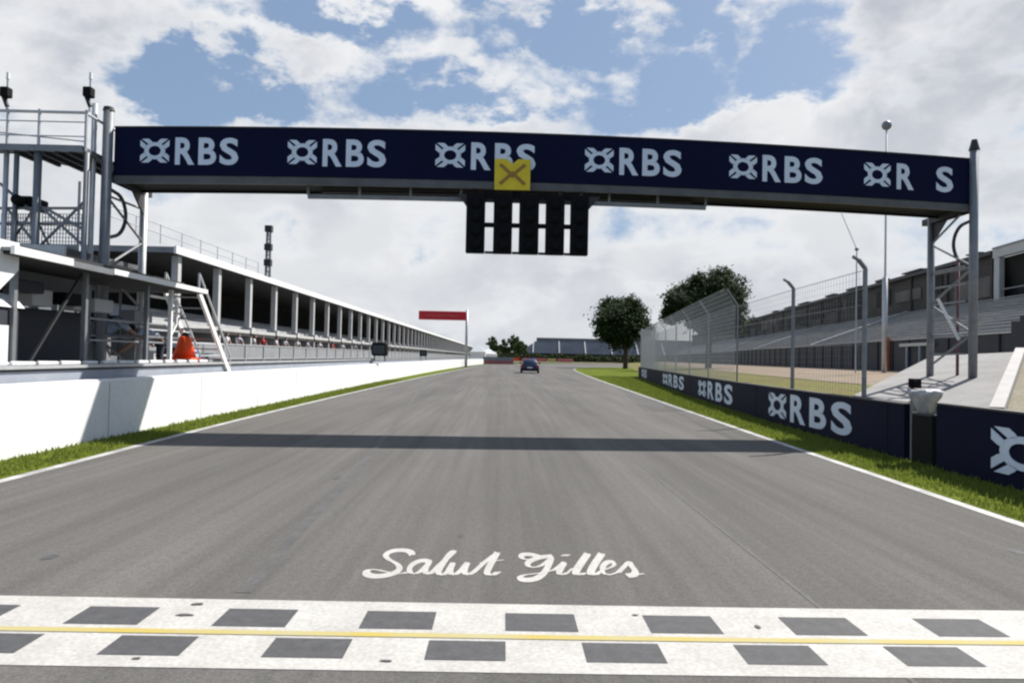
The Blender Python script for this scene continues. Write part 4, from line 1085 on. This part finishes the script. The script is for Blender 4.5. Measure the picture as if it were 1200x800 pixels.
# thin poles against the sky
fpz = P(1039, 150, 58); fl = empty('tall_pole', (fpz.x, 58, .9), 'very tall thin pale pole with a small ball on top behind the gantry', 'pole')
MB().tube((fpz.x,58,.9),(fpz.x,58,fpz.z), .10, .06, 10).build('shaft', M['lightsteel'], fl, True)
MB().tube((fpz.x,58,.9),(fpz.x,58,P(1039,325,58).z), .2, .2, 10).build('sleeve', M['lightsteel'], fl, True)
MB().ball((fpz.x,58,fpz.z+.2), .38, 14, 8).build('ball', M['steel'], fl, True)
lp = P(1004, 292, 58); l2 = empty('lamp_pole', (lp.x, 58, .9), 'thin pole with a slanting wire stay left of the tall pole', 'pole')
MB().tube((lp.x,58,.9),(lp.x,58,lp.z), .06, .05, 8).build('shaft', M['lightsteel'], l2)
MB().tube((lp.x,58,lp.z), P(986,250,58), .035, .03, 6).build('stay', M['lightsteel'], l2)
MB().ball((lp.x,58,lp.z), .16, 10, 6).build('insulator', M['steel'], l2)

# ------------------------------------------------------------------ trees
def tree(x, y, H, blobs, leaves, label, mt='leaf', trunk_h=None, r=.3, seed=1, group=None, ls=.34):
    rnd = random.Random(seed); t = empty('tree', (x, y, 0), label, 'tree', group)
    th = trunk_h or H*.35; tm = MB().tube((x,y,0),(x+.1,y,th), r, r*.75, 10)
    for (bx, by, bz, br) in blobs:
        if rnd.random() < .7: tm.tube((x+.1,y,th*.9), (x+bx*.8, y+by*.8, bz), r*.45, r*.15, 7)
    tm.build('trunk', M['bark'], t)
    c = MB(); V = [b[3]**2 for b in blobs]; tot = sum(V)
    for b, v in zip(blobs, V):
        n = int(leaves*v/tot); ncl = max(8, n//26)
        for _ in range(ncl):
            d = Vector((rnd.gauss(0,1), rnd.gauss(0,1), rnd.gauss(0,1))).normalized(); rr = b[3]*rnd.uniform(.35, 1.05)
            cc_ = Vector((x+b[0], y+b[1], b[2])) + Vector((d.x*rr, d.y*rr, d.z*rr*.9)); cr_ = b[3]*rnd.uniform(.10, .24)
            for _ in range(26):
                q = cc_ + Vector((rnd.gauss(0,cr_), rnd.gauss(0,cr_), rnd.gauss(0,cr_*.8)))
                u = Vector((rnd.gauss(0,1), rnd.gauss(0,1), rnd.gauss(0,1))).normalized(); w_ = u.orthogonal().normalized()
                s_ = ls*rnd.uniform(.5, 1.1); k = len(c.v)
                c.v += [tuple(q-u*s_), tuple(q+w_*s_*.5), tuple(q+u*s_), tuple(q-w_*s_*.5)]; c.f.append((k,k+1,k+2,k+3))
    c.build('crown', M[mt], t)
Yt = 125; sc_ = Yt/850; t0 = PX(733, Yt, 0).x
def blob(px, py, pr, Y, x0):
    p = P(px, py, Y); return (p.x-x0, random.uniform(-1.5,1.5), p.z, pr*Y/850)
tree(t0, Yt, 11, [blob(722,372,24,Yt,t0), blob(745,372,18,Yt,t0), blob(712,385,16,Yt,t0), blob(752,385,13,Yt,t0), blob(728,393,20,Yt,t0), blob(718,358,12,Yt,t0), blob(738,357,12,Yt,t0)],
     22000, 'round dark green tree standing at the bend by the grass tip', seed=4, r=.45, ls=.3)
Yu = 105; t1 = PX(830, Yu, 0).x
tree(t1, Yu, 14, [blob(845,340,26,Yu,t1), blob(815,345,22,Yu,t1), blob(795,355,18,Yu,t1), blob(860,352,18,Yu,t1), blob(785,368,14,Yu,t1), blob(825,368,26,Yu,t1), blob(850,372,22,Yu,t1), blob(848,326,12,Yu,t1), blob(822,330,12,Yu,t1)],
     34000, 'larger dark green tree rising behind the mesh debris fence', seed=9, r=.5, ls=.3)
# small far trees
for i, (px, py, pr, Y, lab) in enumerate([(577,398,3.5,300,'tiny dark tree just right of the red sign pole'), (590,401,3.5,300,'tiny dark tree second from the red sign pole'), (603,397,5,300,'tiny dark tree at the left end of the far grandstand'),
        (610,402,4,290,'low green bush in front of the far grandstand left end')]):
    x0 = PX(px, Y, 0).x; tree(x0, Y, 5, [blob(px,py,pr,Y,x0), blob(px+3,py+4,pr,Y,x0), blob(px-4,py+5,pr,Y,x0), blob(px,py+9,pr*1.2,Y,x0), blob(px+5,py+10,pr,Y,x0)], 1500, lab, 'leaf2', 3.0, .3, i+20, 'small far trees', .6)
# distant tree belt closing the horizon
bm_ = MB(); rnd = random.Random(11)
for i in range(9000):
    x = rnd.uniform(-420, 420); y = 520 + rnd.uniform(-8, 8) - abs(x)*.1; h = 7+2.2*math.sin(x*.05)+1.4*math.sin(x*.17+1); z = rnd.uniform(0, h); s_ = rnd.uniform(.8, 1.8)
    u = Vector((rnd.gauss(0,1), rnd.gauss(0,.4), rnd.gauss(0,1))).normalized(); w_ = u.orthogonal().normalized(); k = len(bm_.v); q = Vector((x,y,z))
    bm_.v += [tuple(q-u*s_), tuple(q+w_*s_*.8), tuple(q+u*s_), tuple(q-w_*s_*.8)]; bm_.f.append((k,k+1,k+2,k+3))
tag(bm_.build('far_woodland', M['leaf2']), 'low dark belt of far trees along the horizon', 'woodland', kind='stuff')

# ------------------------------------------------------------------ far grandstand and end-of-straight clutter
fg = empty('far_grandstand', (35, 330, 0), 'far blue grey grandstand with dark base at the end of the straight', 'grandstand')
Yf = 330; xa = PX(604, Yf, 0).x; xb = PX(745, Yf, 0).x
MB().box(xa-3, xb+30, Yf-1, Yf, 0, 3.6).build('base_wall', M['darkin'], fg)
tt = MB()
for k in range(10): tt.box(xa+1+k*.9, xb+30, Yf+k*1.1, Yf+k*1.1+1.1, 2.2, 3.7+k*.62)
tt.build('seating', M['bluestand'], fg)
MB().box(xa+10, xb+30, Yf+11, Yf+12, 0, 10.4).build('back_wall', M['bluestand'], fg)
MB().box(xa+10, xb+30, Yf+10.4, Yf+12.4, 10.4, 11.0).build('top_rail', M['steel'], fg)
aisl = MB()
for i in range(6):
    x = xa+8+i*12; aisl.bar((x, Yf-.2, 3.8), (x+.5, Yf+10, 9.6), .45, .3)
build_each(aisl, 'aisle', M['seats'], fg)
hd = MB(); rnd = random.Random(8)
for i in range(2600):
    x = rnd.uniform(PX(585,300,0).x, PX(750,300,0).x+20); z = rnd.uniform(0, 3.0+.5*math.sin(x*.6)); q = Vector((x, 305+rnd.uniform(-1,1), z)); u = Vector((rnd.gauss(0,1), rnd.gauss(0,.4), rnd.gauss(0,1))).normalized()*.5; w_ = u.orthogonal().normalized()*.4; k = len(hd.v)
    hd.v += [tuple(q-u), tuple(q+w_), tuple(q+u), tuple(q-w_)]; hd.f.append((k,k+1,k+2,k+3))
tag(hd.build('hedge', M['leaf'], None, loc=(20,305,0)), 'dark clipped hedge in front of the far grandstand', 'hedge')
# white marquees left of the far stand
for i, (px, Y, w_, h_, lab) in enumerate([(560, 240, 5, 5.6, 'white peaked tent beside the red sign pole'), (572, 255, 6, 4.6, 'lower white peaked tent at the end of the pit building')]):
    x = PX(px, Y, 0).x; t = empty('marquee', (x, Y, 0), lab, 'tent', 'white tents at the pit exit')
    MB().box(x-w_/2, x+w_/2, Y, Y+w_, 0, h_*.55).build('wall', M['white'], t)
    m = MB(); a = [Vector((x-w_/2-.2,Y-.2,h_*.55)),Vector((x+w_/2+.2,Y-.2,h_*.55)),Vector((x+w_/2+.2,Y+w_+.2,h_*.55)),Vector((x-w_/2-.2,Y+w_+.2,h_*.55))]; ap = Vector((x,Y+w_/2,h_))
    for k in range(4): m.quad(a[k], a[(k+1)%4], ap)
    m.build('roof', M['white'], t)
# barriers across the end of the straight
eb_ = empty('crash_barrier', (0, 172, 0), 'red and white low crash barrier across the end of the pit wall', 'barrier')
a = G(568, 427.3); 
xa_, xb_ = PX(566,158,0).x, PX(602,158,0).x
MB().box(xa_, xb_, 158, 158.5, 0, .75).build('lower_board', M['redp'], eb_)
MB().box(xa_, xb_, 158.1, 158.4, .75, 1.55).build('upper_board', M['midgrey'], eb_)
for i, (p0_, p1_, c_, lab) in enumerate([(601,609,'orange','short orange barrier block left of the parked car'), (610,640,'redp','pale red barrier block behind the car'), (641,652,'yellow','short yellow barrier block right of the car'),
                                    (653,672,'redp','pale red barrier block at the right end of the row')]):
    x0, x1 = PX(p0_,290,0).x, PX(p1_,290,0).x
    o = MB().box(x0+.1, x1-.1, 290, 291, 0, 1.25); tag(bevel(o.build('barrier_block', M[c_], None, loc=((x0+x1)/2,290,0)), .15), lab, 'barrier', 'coloured barrier blocks beyond the track')

# ------------------------------------------------------------------ the car
def car(x, y, rz):
    r = empty('car', (0,0,0), 'dark blue car driving away in the middle of the track', 'car')
    # side profile (y forward), extruded in x with tapering cabin
    def loft(sections, name, mtl, parent):
        m = MB(); n = len(sections[0])
        for s_ in sections: m.v += [tuple(p) for p in s_]
        for i in range(len(sections)-1):
            for k in range(n): j = (k+1) % n; m.f.append((i*n+k, i*n+j, (i+1)*n+j, (i+1)*n+k))
        m.f.append(tuple(reversed(range(n)))); m.f.append(tuple((len(sections)-1)*n+k for k in range(n))); return m.build(name, mtl, parent, True)
    def sec(yy, w, z0, z1, e=.12): return [(-w+e,yy,z0),(w-e,yy,z0),(w,yy,z0+e),(w,yy,z1-e),(w-e,yy,z1),(-w+e,yy,z1),(-w,yy,z1-e),(-w,yy,z0+e)]
    body = loft([sec(-2.15,.84,.38,.80), sec(-2.05,.90,.26,.92), sec(-1.3,.93,.2,.96), sec(1.0,.93,.2,.94), sec(1.9,.88,.22,.78), sec(2.2,.78,.30,.62)], 'body', M['car'], r)
    bevel(body, .03)
    cab = loft([sec(-1.95,.74,.90,.98,.03), sec(-1.35,.66,.90,1.42,.1), sec(.1,.66,.90,1.46,.1), sec(.95,.76,.90,.97,.03)], 'cabin', M['car'], r)
    MB().quad((-.60,-1.88,1.0),(.60,-1.88,1.0),(.53,-1.40,1.38),(-.53,-1.40,1.38)).build('rear_window', M['glass'], cab)
    for s_ in (-1, 1):
        MB().quad((s_*.745,-1.3,1.0),(s_*.745,.6,1.0),(s_*.675,.05,1.36),(s_*.675,-1.25,1.36)).build('side_window', M['glass'], cab)
        MB().box(s_*.80-.12, s_*.80+.10, -2.17, -2.1, .62, .80).build('tail_light', M['red'], r)
        MB().box(s_*.98-.1, s_*.98+.1, .55, .68, .92, 1.08).build('mirror', M['black'], r)
        for yy in (-1.35, 1.4):
            w = MB().tube((s_*.76,yy,.32),(s_*.95,yy,.32), .32, k=20).build('wheel', M['rubber'], r); MB().tube((s_*.95,yy,.32),(s_*.962,yy,.32), .2, k=16).build('rim', M['lightsteel'], w)
    MB().box(-.26,.26,-2.175,-2.16,.52,.64).build('number_plate', M['white'], r)
    MB().box(-.80,.80,-2.20,-2.05,.26,.46).build('bumper', M['rubber'], r)
    bar = MB().box(-.55,.55,-.75,-.5,1.48,1.58).build('light_bar', M['red'], r)
    MB().box(0,.56,-.76,-.49,1.475,1.585).build('blue_lens', M['blue'], bar)
    r.location = (x, y, .01); r.rotation_euler.z = rz; return r
car(PX(622, 73, 0).x, 75, R(-2))
